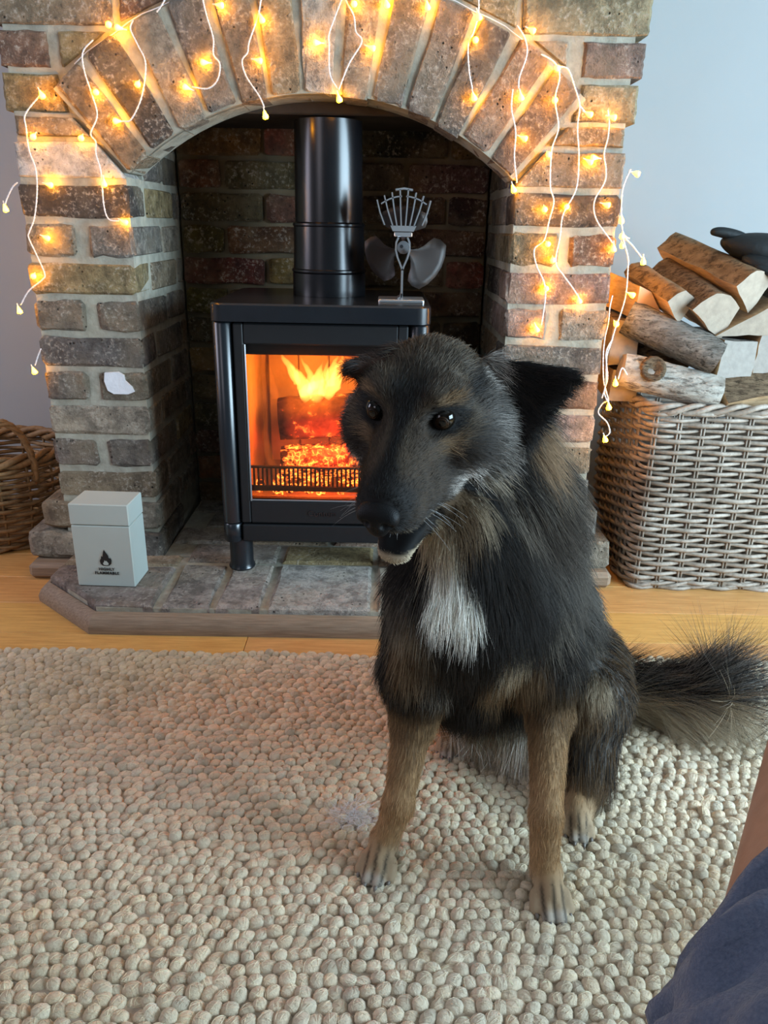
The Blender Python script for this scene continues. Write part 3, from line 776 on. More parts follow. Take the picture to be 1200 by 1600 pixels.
# ---------------------------------------------------------------- icicle fairy lights
def bulb_mat():
    t = NT('warm_led'); t.b.inputs['Base Color'].default_value = (1, .8, .5, 1)
    t.b.inputs['Emission Color'].default_value = (1.0, 0.36, 0.0018, 1); t.b.inputs['Emission Strength'].default_value = 115.0
    return t.m
def build_fairy_lights():
    T = thing('fairy_lights', 'white icicle fairy lights with warm glowing bulbs draped over the fireplace arch', 'fairy lights', (-0.13, -0.02, 0.9))
    wire = plain('white_twisted_cable', (0.80, 0.80, 0.82), 0.5); M = bulb_mat(); cap = plain('clear_bulb_cap', (.85, .82, .75), .3)
    def smooth(P, n=5):
        P = [Vector(p) for p in P]; out = []
        for i in range(len(P)-1):
            a, b, c, d = P[max(i-1, 0)], P[i], P[i+1], P[min(i+2, len(P)-1)]
            for k in range(n):
                t = k/n; out.append(.5*((2*b)+(c-a)*t+(2*a-5*b+4*c-d)*t*t+(3*b-a-3*c+d)*t**3))
        return out+[P[-1]]
    strands = [
        [(-0.664,-0.01,1.009), (-0.696,-0.01,0.977), (-0.698,-0.01,0.953), (-0.698,-0.01,0.914), (-0.69,-0.01,0.88), (-0.693,-0.01,0.839), (-0.705,-0.01,0.791), (-0.719,-0.01,0.764), (-0.722,-0.01,0.752), (-0.71,-0.01,0.718), (-0.699,-0.01,0.683), (-0.706,-0.01,0.671), (-0.738,-0.008,0.648), (-0.759,-0.006,0.62)],
        [(-0.732,-0.006,0.855), (-0.743,-0.004,0.847), (-0.757,-0.002,0.828), (-0.763,-0.002,0.816)],
        [(-0.73,-0.006,0.529), (-0.739,-0.004,0.514), (-0.748,-0.004,0.494)],
        [(-0.552,-0.01,1.103), (-0.573,-0.01,1.083), (-0.574,-0.01,1.053), (-0.565,-0.01,1.016), (-0.558,-0.01,0.978), (-0.574,-0.01,0.946), (-0.566,-0.01,0.931), (-0.568,-0.01,0.91), (-0.562,-0.01,0.876), (-0.563,-0.01,0.817), (-0.556,-0.01,0.791), (-0.536,-0.01,0.788)],
        [(-0.474,-0.01,1.136), (-0.48,-0.01,1.122), (-0.469,-0.01,1.097), (-0.457,-0.01,1.066), (-0.469,-0.01,1.012), (-0.493,-0.01,0.972), (-0.509,-0.01,0.968)],
        [(-0.406,-0.01,1.182), (-0.415,-0.01,1.166), (-0.429,-0.008,1.151)],
        [(-0.343,-0.01,1.185), (-0.342,-0.01,1.169), (-0.337,-0.01,1.146), (-0.327,-0.01,1.11), (-0.328,-0.01,1.084), (-0.317,-0.01,1.068), (-0.323,-0.01,1.042), (-0.342,-0.01,1.027), (-0.372,-0.01,1.029)],
        [(-0.23,-0.01,1.187), (-0.236,-0.01,1.171), (-0.242,-0.01,1.147), (-0.26,-0.01,1.106), (-0.264,-0.01,1.088), (-0.275,-0.01,1.074), (-0.268,-0.01,1.048), (-0.245,-0.01,1.016), (-0.236,-0.01,0.997)],
        [(-0.083,-0.01,1.19), (-0.089,-0.01,1.173), (-0.11,-0.01,1.124), (-0.111,-0.01,1.103), (-0.11,-0.01,1.056), (-0.096,-0.01,1.032)],
        [(-0.085,-0.012,1.189), (-0.079,-0.012,1.173), (-0.065,-0.012,1.15), (-0.061,-0.012,1.125), (-0.05,-0.012,1.109), (-0.074,-0.012,1.072), (-0.093,-0.012,1.029)],
        [(0.163,-0.01,1.192), (0.165,-0.01,1.16), (0.158,-0.01,1.129), (0.149,-0.01,1.108), (0.153,-0.01,1.066), (0.161,-0.01,1.036)],
        [(0.238,-0.01,1.141), (0.254,-0.01,1.12), (0.26,-0.01,1.094), (0.249,-0.01,1.057), (0.249,-0.01,1.038)],
        [(0.238,-0.01,1.036), (0.238,-0.01,1.003), (0.249,-0.01,0.964), (0.25,-0.01,0.919), (0.259,-0.01,0.873)],
        [(0.287,-0.01,1.095), (0.313,-0.01,1.082), (0.325,-0.01,1.059), (0.32,-0.01,1.021), (0.331,-0.01,0.972), (0.322,-0.01,0.932), (0.325,-0.01,0.869), (0.335,-0.01,0.84), (0.329,-0.01,0.804), (0.322,-0.01,0.767), (0.304,-0.01,0.749), (0.311,-0.01,0.718), (0.329,-0.01,0.686), (0.335,-0.01,0.655), (0.332,-0.01,0.599)],
        [(0.318,-0.01,1.075), (0.339,-0.01,1.072), (0.355,-0.01,1.043), (0.368,-0.01,1.011), (0.368,-0.01,0.972), (0.376,-0.01,0.922), (0.377,-0.01,0.864), (0.356,-0.01,0.816), (0.354,-0.01,0.774), (0.35,-0.01,0.725), (0.368,-0.01,0.7), (0.39,-0.01,0.675), (0.403,-0.01,0.658)],
        [(0.368,-0.01,1.011), (0.385,-0.01,0.995)],
        [(0.423,-0.01,1.004), (0.428,-0.01,0.984), (0.429,-0.01,0.957), (0.425,-0.01,0.928), (0.432,-0.01,0.9), (0.432,-0.01,0.877), (0.417,-0.01,0.847), (0.417,-0.01,0.823), (0.429,-0.01,0.8), (0.451,-0.01,0.776), (0.462,-0.01,0.764)],
        [(0.484,0.004,0.902), (0.473,0.004,0.86), (0.483,0.004,0.788), (0.509,0.004,0.758), (0.529,0.004,0.737)],
        [(0.486,0.006,0.774), (0.501,0.006,0.737), (0.504,0.006,0.714), (0.505,0.002,0.663), (0.495,-0.012,0.625), (0.486,-0.02,0.6), (0.477,-0.03,0.568), (0.47,-0.035,0.536), (0.473,-0.04,0.483), (0.467,-0.045,0.453)],
        [(0.478,0.004,0.66), (0.475,0.002,0.637), (0.473,-0.006,0.605), (0.467,-0.015,0.573), (0.467,-0.02,0.533), (0.471,-0.03,0.487), (0.478,-0.04,0.462), (0.479,-0.05,0.45), (0.468,-0.05,0.442), (0.462,-0.05,0.422), (0.483,-0.05,0.402), (0.491,-0.052,0.381), (0.483,-0.052,0.371)],
        [(0.513,-0.05,0.505), (0.5,-0.052,0.519), (0.494,-0.055,0.497)],
        [(0.479,-0.03,0.575), (0.466,-0.04,0.547), (0.474,-0.045,0.497), (0.469,-0.05,0.468), (0.478,-0.055,0.447)]]
    for s in strands:
        P = smooth(s); m = MB().tube(P, 0.0016, 6)
        # the cable is two twisted cores
        m2 = MB()
        for ph in (0, pi):
            m2.tube([p+Vector((cos(i*2.2+ph)*.0009, -.0006, sin(i*2.2+ph)*.0009)) for i, p in enumerate(smooth(s, 9))], 0.0011, 5)
        m2.build('cable', wire, T, True)
    # main lead along the top of the arch ring
    lead = [(AC[0]+(RE-.001)*cos(a), .0085, AC[1]+(RE-.001)*sin(a)) for a in [A0-.08+(A1-A0+.22)*i/30 for i in range(31)]]
    lead = [p for p in lead]
    MB().tube([Vector(p)+Vector((0, 0, .002*sin(i*1.7))) for i, p in enumerate(lead)], .0011, 6).build('main_lead', wire, T, True)
    bulbs = [ # bulb position, direction of its tail
        ((-0.66,-0.012,1.012), 0), ((-0.684,-0.012,0.94), 2), ((-0.668,-0.012,0.853), 1), ((-0.687,-0.012,0.754), 1), ((-0.722,-0.01,0.68), 2), ((-0.765,-0.006,0.61), 0), ((-0.765,-0.002,0.809), 0), ((-0.753,-0.004,0.483), 0),
        ((-0.555,-0.012,1.018), 2), ((-0.592,-0.012,0.939), 2), ((-0.557,-0.013,0.859), 0), ((-0.526,-0.012,0.787), 1), ((-0.518,-0.012,1.129), 2), ((-0.499,-0.012,1.123), 3), ((-0.473,-0.014,1.033), 2), ((-0.519,-0.012,0.968), 3),
        ((-0.313,-0.012,1.163), 1), ((-0.344,-0.012,1.07), 3), ((-0.381,-0.012,1.027), 3), ((-0.236,-0.013,1.144), 0), ((-0.245,-0.014,1.075), 1), ((-0.235,-0.012,0.985), 0), ((-0.132,-0.012,1.106), 3), ((-0.065,-0.012,1.17), 2), ((-0.033,-0.012,1.1), 1), ((-0.093,-0.013,1.016), 0),
        ((-0.005,-0.012,1.172), 0), ((0.07,-0.012,1.17), 0), ((0.165,-0.014,1.155), 0), ((0.161,-0.014,1.116), 2), ((0.164,-0.012,1.023), 0), ((0.264,-0.012,1.134), 1), ((0.254,-0.012,1.025), 0), ((0.264,-0.012,0.953), 1), ((0.252,-0.012,0.863), 0),
        ((0.317,-0.014,1.073), 2), ((0.318,-0.014,1.02), 2), ((0.315,-0.014,0.926), 2), ((0.317,-0.012,0.827), 2), ((0.329,-0.012,0.761), 2), ((0.335,-0.006,0.675), 2), ((0.322,-0.01,0.592), 0), ((0.386,-0.012,0.997), 1), ((0.396,-0.012,0.914), 1), ((0.408,-0.012,0.92), 3),
        ((0.362,-0.004,0.832), 2), ((0.343,-0.012,0.731), 2), ((0.405,-0.012,0.652), 0), ((0.432,-0.012,0.992), 1), ((0.439,-0.012,0.836), 1), ((0.464,-0.012,0.756), 0), ((0.495,0.004,0.895), 1), ((0.478,0.004,0.81), 0), ((0.488,0.006,0.776), 3), ((0.533,0.004,0.731), 0),
        ((0.514,-0.004,0.664), 1), ((0.489,-0.055,0.49), 0), ((0.481,-0.055,0.439), 0), ((0.482,-0.052,0.367), 0), ((0.49,0.02,0.761), 2), ((0.487,-0.012,0.606), 2)]
    # the string carries on round both outer sides of the breast
    for xs, zs in ((XL0-.012, (.93, .80, .70, .58, .86, .64)), (XR1+.005, (.92, .80, .70, .62, .55, .47))):
        pth = [Vector((xs, .11+.045*i, z)) for i, z in enumerate(zs)]
        MB().tube(smooth(pth), .0016, 6).build('cable', wire, T, True)
        bulbs += [(tuple(p), 0) for p in pth]
    dirs = [Vector((.25, -.1, -1)), Vector((1, -.15, -.35)), Vector((.1, -1, -.5)), Vector((-1, -.15, .15))]
    rng = random.Random(2)
    for p, d in bulbs:
        ax = (dirs[d]+Vector((rng.uniform(-.2, .2), 0, rng.uniform(-.2, .2)))).normalized()
        b = sm_angle(MB().lathe([(.0016, -.006), (.0036, -.001), (.0054, .003), (.0058, .0055), (.0048, .008), (.001, .0092)], p, 8, axis=ax).build('bulb', M, T), 60)
        MB().tube([Vector(p)-ax*.013, Vector(p)-ax*.0035], [.0011, .0018], 6).build('bulb_holder', cap, b)
build_fairy_lights()

# ---------------------------------------------------------------- woven baskets
def wicker(name, a, b):
    t = NT(name).pr(0.55, 0, 0.35); n = t.noise(18, 4); n2 = t.noise(120, 4)
    c = t.mix(t.ramp(n, .3, .7), a, b); c = t.mix(t.ramp(n2, .45, .7, 0, .5), c, [x*.5 for x in a]); t.base(c); t.bump(n2, .3, .001); return t.m
M_WICK = wicker('grey_willow', (0.26, 0.20, 0.15), (0.48, 0.41, 0.34)); M_WICK2 = wicker('brown_willow', (0.20, 0.115, 0.05), (0.36, 0.22, 0.10))
def perimeter(outline, step):
    """resample a closed outline (list of xy) to about the given step; returns points and outward normals"""
    P = [Vector(p) for p in outline]; n = len(P); L = [(P[(i+1) % n]-P[i]).length for i in range(n)]; tot = sum(L); m = round(tot/step)
    out = []; i = 0; acc = 0
    for k in range(m):
        s = tot*k/m
        while acc+L[i] < s: acc += L[i]; i += 1
        out.append(P[i]+(P[(i+1) % n]-P[i])*((s-acc)/L[i]))
    N = []
    for k in range(m):
        t = (out[(k+1) % m]-out[k-1]).normalized(); N.append(Vector((t.y, -t.x)))
    return out, N
def basket(T, outline, z0, z1, mat, pitch, rod, per, scale_fn, nstake, stake_r, double=True, rim_r=.009, amp=.006):
    cx = sum(p[0] for p in outline)/len(outline); cy = sum(p[1] for p in outline)/len(outline); ctr = Vector((cx, cy))
    def at(p, z): q = ctr+(p-ctr)*scale_fn((z-z0)/(z1-z0)); return q
    sub = 4
    P, N = perimeter(outline, 1.0); tot = sum((Vector(outline[(i+1) % len(outline)])-Vector(outline[i])).length for i in range(len(outline)))
    m = nstake*sub*2//2
    P, N = perimeter(outline, tot/m)
    m = len(P); rng = random.Random(6)
    zs = z0+rod; row = 0
    while zs < z1-rim_r:
        path = []
        wob = rng.uniform(0, 6)
        for k in range(m):
            a = pi*k/sub + (pi if row % 2 else 0)
            q = at(P[k], zs)+N[k]*amp*sin(a)
            path.append((q.x, q.y, zs+.0012*sin(k*.31+wob)))
        g = rng.uniform(.92, 1.08)
        MB().tube(path, [rod*(1+.12*sin(k*.17+wob))*g for k in range(m)], 6, closed=True).build('weaver', mat, T, True)
        zs += pitch; row += 1
    for i in range(nstake):
        k = int((i+.5)*sub) % m
        for dz in ((-.0035, .0035) if double else (0,)):
            t = Vector((-N[k].y, N[k].x)); path = []
            for j in range(6):
                z = z0+.004+(z1-z0-.008)*j/5; q = at(P[k], z)+t*dz; path.append((q.x, q.y, z))
            MB().tube(path, stake_r, 5).build('stake', mat, T, True)
    for z, r, n3, nm in ((z1, rim_r, 3, 'rim_strand'), (z0+.012, rim_r*.75, 2, 'foot_strand')):
        for s in range(n3):
            path = []
            for k in range(m):
                a = 2*pi*round(m/11)*k/m + 2*pi*s/n3; q = at(P[k], z)+N[k]*(r*.95*cos(a)+.003); path.append((q.x, q.y, z+r*.95*sin(a)))
            MB().tube(path, r*.72, 6, closed=True).build(nm, mat, T, True)
    fl = MB().prism([tuple(at(Vector(p), z0+.01)) for p in outline], z0+.02, z0+.008, plane='XY'); fl.build('basket_floor', mat, T)
def build_log_basket():
    T = thing('log_basket', 'large grey wicker basket heaped with firewood beside the fireplace', 'basket', (0.85, 0.15, 0))
    o = rrect(0.572, 1.16, -0.040, 0.34, 0.045, 6)
    basket(T, o[::-1], 0.0, 0.430, M_WICK, 0.0122, 0.0048, .055, lambda t: 1-.035*(1-t), 36, 0.0026)
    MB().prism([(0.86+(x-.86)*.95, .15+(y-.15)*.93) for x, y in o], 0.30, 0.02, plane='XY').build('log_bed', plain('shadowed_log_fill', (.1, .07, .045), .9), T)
build_log_basket()
def build_kindling_basket():
    T = thing('kindling_basket', 'brown round wicker basket with a looped handle in the left alcove', 'basket', (-0.99, 0.235, 0))
    o = [(-0.99+0.150*cos(2*pi*i/48), 0.235+0.150*sin(2*pi*i/48)) for i in range(48)]
    basket(T, o[::-1], 0.0, 0.238, M_WICK2, 0.0125, 0.0050, .06, lambda t: .88+.26*sin(min(1, t*1.05)*pi*.62), 16, 0.0034, False, .011, .007)
    # upright loop handle of two twisted rods, on the side nearest the room
    b1, b2 = Vector((-0.955, 0.078, 0.228)), Vector((-0.846, 0.128, 0.222)); c = (b1+b2)/2
    for s in range(3):
        path = []
        for i in range(40):
            t = i/39; a = pi*(1.12-1.24*t); p = c+(b2-b1)/2*cos(a)*1.02+Vector((0.004, -.012, 0.116))*sin(a)+Vector((0, 0, .0)); w = t*26+s*2.094
            path.append(p+Vector((cos(w)*.005*cos(a), -.4*cos(w)*.005, sin(w)*.005)))
        MB().tube(path, .0056, 6).build('handle', M_WICK2, T, True)
build_kindling_basket()

# ---------------------------------------------------------------- firewood
def bark_mat(name, a, b, dist=.006, g=(9, 30, 30)):
    t = NT(name).pr(.9, 0, .15); v = t.pos(g); n = t.noise(2.4, 8, v, .72); w = t.noise(6, 6, v, .7); p = t.noise(9, 3)
    c = t.mix(t.ramp(n, .36, .62), a, b); c = t.mix(t.ramp(w, .50, .62, 0, .85), c, [x*.35 for x in a]); c = t.mix(t.ramp(p, .5, .7, 0, .5), c, [x*.55 for x in b]); t.base(c)
    t.bump(t.addv(n, t.mul(w, -.8)), 1.0, dist*1.6); return t.m
M_BARK = bark_mat('brown_bark', (.10, .065, .04), (.30, .21, .13)); M_BARKG = bark_mat('grey_furrowed_bark', (.13, .115, .095), (.46, .43, .38), .009, (8, 34, 34))
M_BARKS = bark_mat('smooth_brown_bark', (.15, .10, .055), (.29, .20, .115), .003, (6, 10, 14))
M_SPLIT = wood_mat('split_wood', (.40, .25, .13), (.62, .44, .26), (2, 2, 14), .75, 12, .2, bump=.4)
M_END = plain('sawn_end_grain', (.42, .35, .275), .8, 0, .2, .12, 60, .3, 140, .002)
def firewood(label, end, back, poly, barkside, bark=None, endmat=None, seed=0, r_jit=.02, tw=0.0, endpart=True):
    """poly: cross-section of the sawn end as (x,z) offsets in metres; barkside: indices of the edges that carry bark."""
    rng = random.Random(seed); A, B = Vector(end), Vector(back); T = thing('firewood_log', label, 'log', tuple((A+B)/2), 'firewood heaped in the basket')
    n0 = len(poly); P = []; tagb = []
    for i in range(n0):
        a, b = poly[i], poly[(i+1) % n0]; m = max(1, int(sqrt((a[0]-b[0])**2+(a[1]-b[1])**2)/.02))
        for t in range(m): u = t/m; P.append((a[0]+(b[0]-a[0])*u, a[1]+(b[1]-a[1])*u)); tagb.append(i in barkside)
    n = len(P); d = (B-A).normalized()
    e1 = Vector((1, 0, 0)); e1 = (e1-d*e1.dot(d)).normalized(); e2 = e1.cross(d)
    if e2.z < 0: e2 = -e2
    # the sawn end faces along -d; its outline is square to the log
    V = []; st = 6; jj = [(rng.uniform(-1, 1), rng.uniform(-1, 1)) for _ in range(n)]
    for s in range(st):
        t = s/(st-1)
        for k in range(n):
            j = .0022*(1 if s else .4); x = P[k][0]+jj[k][0]*.0015+rng.uniform(-j, j); z = P[k][1]+jj[k][1]*.0015+rng.uniform(-j, j)
            V.append(A+(B-A)*t+e1*x*(1+tw*t)+e2*z*(1+tw*t))
    bf, wf = [], []
    for s in range(st-1):
        for k in range(n):
            q = (s*n+k, (s+1)*n+k, (s+1)*n+(k+1) % n, s*n+(k+1) % n); (bf if tagb[k] else wf).append(q)
    wf_end = [tuple(range(n)), tuple((st-1)*n+k for k in range(n))[::-1]]
    if wf: MB().add(V, wf).build('split_face', M_SPLIT, T)
    if bf:
        sm_angle(MB().add(V, bf).build('bark', bark or M_BARK, T), 50)
    for q in wf_end: MB().add(V, [q]).build('sawn_end', endmat or M_END, T)
    return T
def arcpoly(w, h, n=7, flat=0):
    """a split wedge: curved bark on top, point below"""
    return [(-w/2+w*i/n, h*.35+h*.45*sin(pi*i/n)) for i in range(n+1)] + [(w*flat+.002, -h*.62)], list(range(n))
def build_firewood():
    # sawn ends towards the room, wedges lying back into the basket
    p, b = arcpoly(.094, .066, flat=.05); firewood('split log with smooth brown bark on top of the pile, under the dark gloves', (0.767, 0.00, 0.667), (0.672, 0.23, 0.735), [(x, z) for x, z in p], b, M_BARKS, seed=1)
    p, b = arcpoly(.066, .050, flat=.10); firewood('small brown split wedge near the left of the pile, above the grey furrowed log', (0.620, 0.00, 0.635), (0.570, 0.17, 0.685), p, b, M_BARKS, seed=2)
    p, b = arcpoly(.108, .076, flat=.26); firewood('split wedge with pale sawn end and flaky bark at the centre of the pile', (0.693, -0.005, 0.613), (0.650, 0.20, 0.672), p, b, M_BARK, seed=3)
    firewood('cream-ended triangular split log under the topmost log at the pile\'s right', (0.795, -0.005, 0.612), (0.80, 0.21, 0.63), [(-.088, -.030), (.09, -.024), (.09, .075), (.03, .042)], [2], M_BARK, seed=4)
    firewood('square-ended grey-white split log right of the furrowed log', (0.752, -0.015, 0.535), (0.745, 0.22, 0.535), [(-.036, -.042), (.040, -.036), (.040, .038), (-.030, .040)], [2], M_BARKG, plain('grey_end_grain', (.38, .355, .32), .85, 0, .2, .1, 70, .3, 120, .002), 5)
    firewood('square-ended log half out of view, touching the grey-white square one', (0.838, -0.005, 0.545), (0.835, 0.22, 0.545), [(-.042, -.040), (.045, -.036), (.045, .044), (-.036, .040)], [1], M_BARK, plain('grey_end_grain_two', (.36, .33, .295), .85, 0, .2, .1, 70, .3, 120, .002), 6)
    # logs lying across the front of the basket, bark to the room
    def round_log(label, a, b, r, mat, seed, end=None, knot=None, flat=1.0):
        T = thing('firewood_log', label, 'log', tuple((Vector(a)+Vector(b))/2), 'firewood heaped in the basket'); m = log_mesh(a, b, r, seed, 18, 12, flat, .07)
        n = len(m.f); side = MB().add(m.v, m.f[:-2])
        side.build('bark', mat, T, True)
        for q in m.f[-2:]: MB().add(m.v, [q]).build('sawn_end', end or M_END, T)
        if knot:
            kb = MB().lathe([(.026, 0), (.028, .006), (.022, .011), (.016, .008), (.008, .004), (.001, .003)], knot[0], 14, axis=knot[1], cap=True); kb.build('knot', M_BARK, T, True)
        return T
    round_log('dark grey log with furrowed bark lying across the left of the pile', (0.530, 0.055, 0.612), (0.715, -0.012, 0.535), .0385, M_BARKG, 21)
    round_log('knotted pale grey log lying lowest along the basket\'s front rim', (0.518, 0.015, 0.506), (0.728, -0.010, 0.461), .0375, bark_mat('lichened_bark', (.24, .2, .16), (.60, .57, .50), .005, (6, 16, 16)), 22, knot=((0.575, -0.020, 0.512), (-.15, -1, .35)))
    round_log('dark log half hidden behind the furrowed and the knotted logs', (0.575, 0.135, 0.530), (0.70, 0.135, 0.530), .048, M_BARK, 23)
    firewood('brown split log lying on the rim under the square-ended logs', (0.728, 0.005, 0.462), (0.90, 0.03, 0.492), [(-.055, -.030), (.05, -.032), (.045, .028), (-.05, .034)], [2], M_BARK, M_SPLIT, 7)
    firewood('pinkish split piece standing behind the furrowed log at the pile\'s left', (0.572, 0.045, 0.645), (0.55, 0.25, 0.665), [(-.03, -.04), (.034, -.03), (.0, .02), (-.026, .035)], [2], M_BARK, plain('pink_split_wood', (.6, .42, .30), .8, 0, .2, .1, 40), 8)
    firewood('log at the left back of the pile, lit amber by the fairy lights', (0.532, 0.06, 0.555), (0.55, 0.27, 0.565), [(-.030, -.05), (.03, -.05), (.035, .045), (-.026, .05)], [2], M_BARK, seed=9)
    firewood('log at the left edge of the basket below the amber-lit one', (0.540, 0.05, 0.462), (0.56, 0.27, 0.462), [(-.030, -.035), (.03, -.035), (.03, .035), (-.026, .035)], [2], M_BARK, seed=10)
build_firewood()
def build_gloves():
    m = plain('black_suede', (.006, .009, .0105), .62, 0, .4, .25, 40, .35, 90, .003)
    T = thing('stove_gloves', 'black leather stove gloves lying on top of the firewood pile', 'gloves', (0.82, 0.06, 0.72))
    def blob(path, R, name, flat, up=None):
        m_ = MB().tube(path, R, 14, flat=flat); o = m_.build(name, m, T, True)
        md = o.modifiers.new('sub', 'SUBSURF'); md.levels = 1; md.render_levels = 2
    blob([(0.715, 0.075, 0.772), (0.735, 0.075, 0.766), (0.775, 0.07, 0.758), (0.83, 0.07, 0.748), (0.91, 0.09, 0.725), (0.98, .1, .70)], [.010, .026, .048, .058, .062, .05], 'glove', .72)
    blob([(0.752, 0.045, 0.742), (0.785, 0.030, 0.722), (0.84, 0.025, 0.706), (0.92, 0.03, 0.690), (.98, .04, .68)], [.012, .032, .038, .040, .034], 'glove', .75)
    blob([(0.690, 0.075, 0.788), (0.702, 0.075, 0.790), (0.728, 0.075, 0.787), (0.775, .075, .772)], [.006, .0115, .0135, .016], 'thumb', .9)
    blob([(0.765, 0.008, 0.724), (0.80, -0.006, 0.710), (0.86, -0.010, 0.696)], [.008, .012, .012], 'cuff_seam', .8)
build_gloves()

def hair_object(name, P, R, col, parent, off, mat, kind='stuff'):
    """P: (n, k, 3) strand points; R: (n, k) radii; col: (n, 3)"""
    n, k, _ = P.shape; hc = bpy.data.hair_curves.new(name); hc.add_curves([k]*n)
    hc.attributes['position'].data.foreach_set('vector', (P-np.array(off)).reshape(-1).astype(np.float32))
    a = hc.attributes.get('radius') or hc.attributes.new('radius', 'FLOAT', 'POINT'); a.data.foreach_set('value', R.reshape(-1).astype(np.float32))
    c = hc.attributes.new('hcol', 'FLOAT_COLOR', 'CURVE'); c.data.foreach_set('color', np.concatenate([col, np.ones((n, 1))], 1).reshape(-1).astype(np.float32))
    hc.materials.append(mat); o = bpy.data.objects.new(name, hc); C.objects.link(o); o.parent = parent
    if kind: o['kind'] = kind
    return o
def hair_mat(name, rough=.3, tint=.032):
    m = bpy.data.materials.new(name); m.use_nodes = True; t = m.node_tree; t.nodes.clear()
    out = t.nodes.new('ShaderNodeOutputMaterial'); d = t.nodes.new('ShaderNodeBsdfDiffuse'); h = t.nodes.new('ShaderNodeBsdfHair'); mx = t.nodes.new('ShaderNodeMixShader')
    a = t.nodes.new('ShaderNodeAttribute'); a.attribute_name = 'hcol'; t.links.new(a.outputs['Color'], d.inputs['Color'])
    h.component = 'Reflection'; h.inputs['Color'].default_value = (.75, .75, .75, 1); h.inputs['RoughnessU'].default_value = rough; h.inputs['RoughnessV'].default_value = .6
    mx.inputs[0].default_value = tint; t.links.new(d.outputs[0], mx.inputs[1]); t.links.new(h.outputs[0], mx.inputs[2]); t.links.new(mx.outputs[0], out.inputs[0]); return m

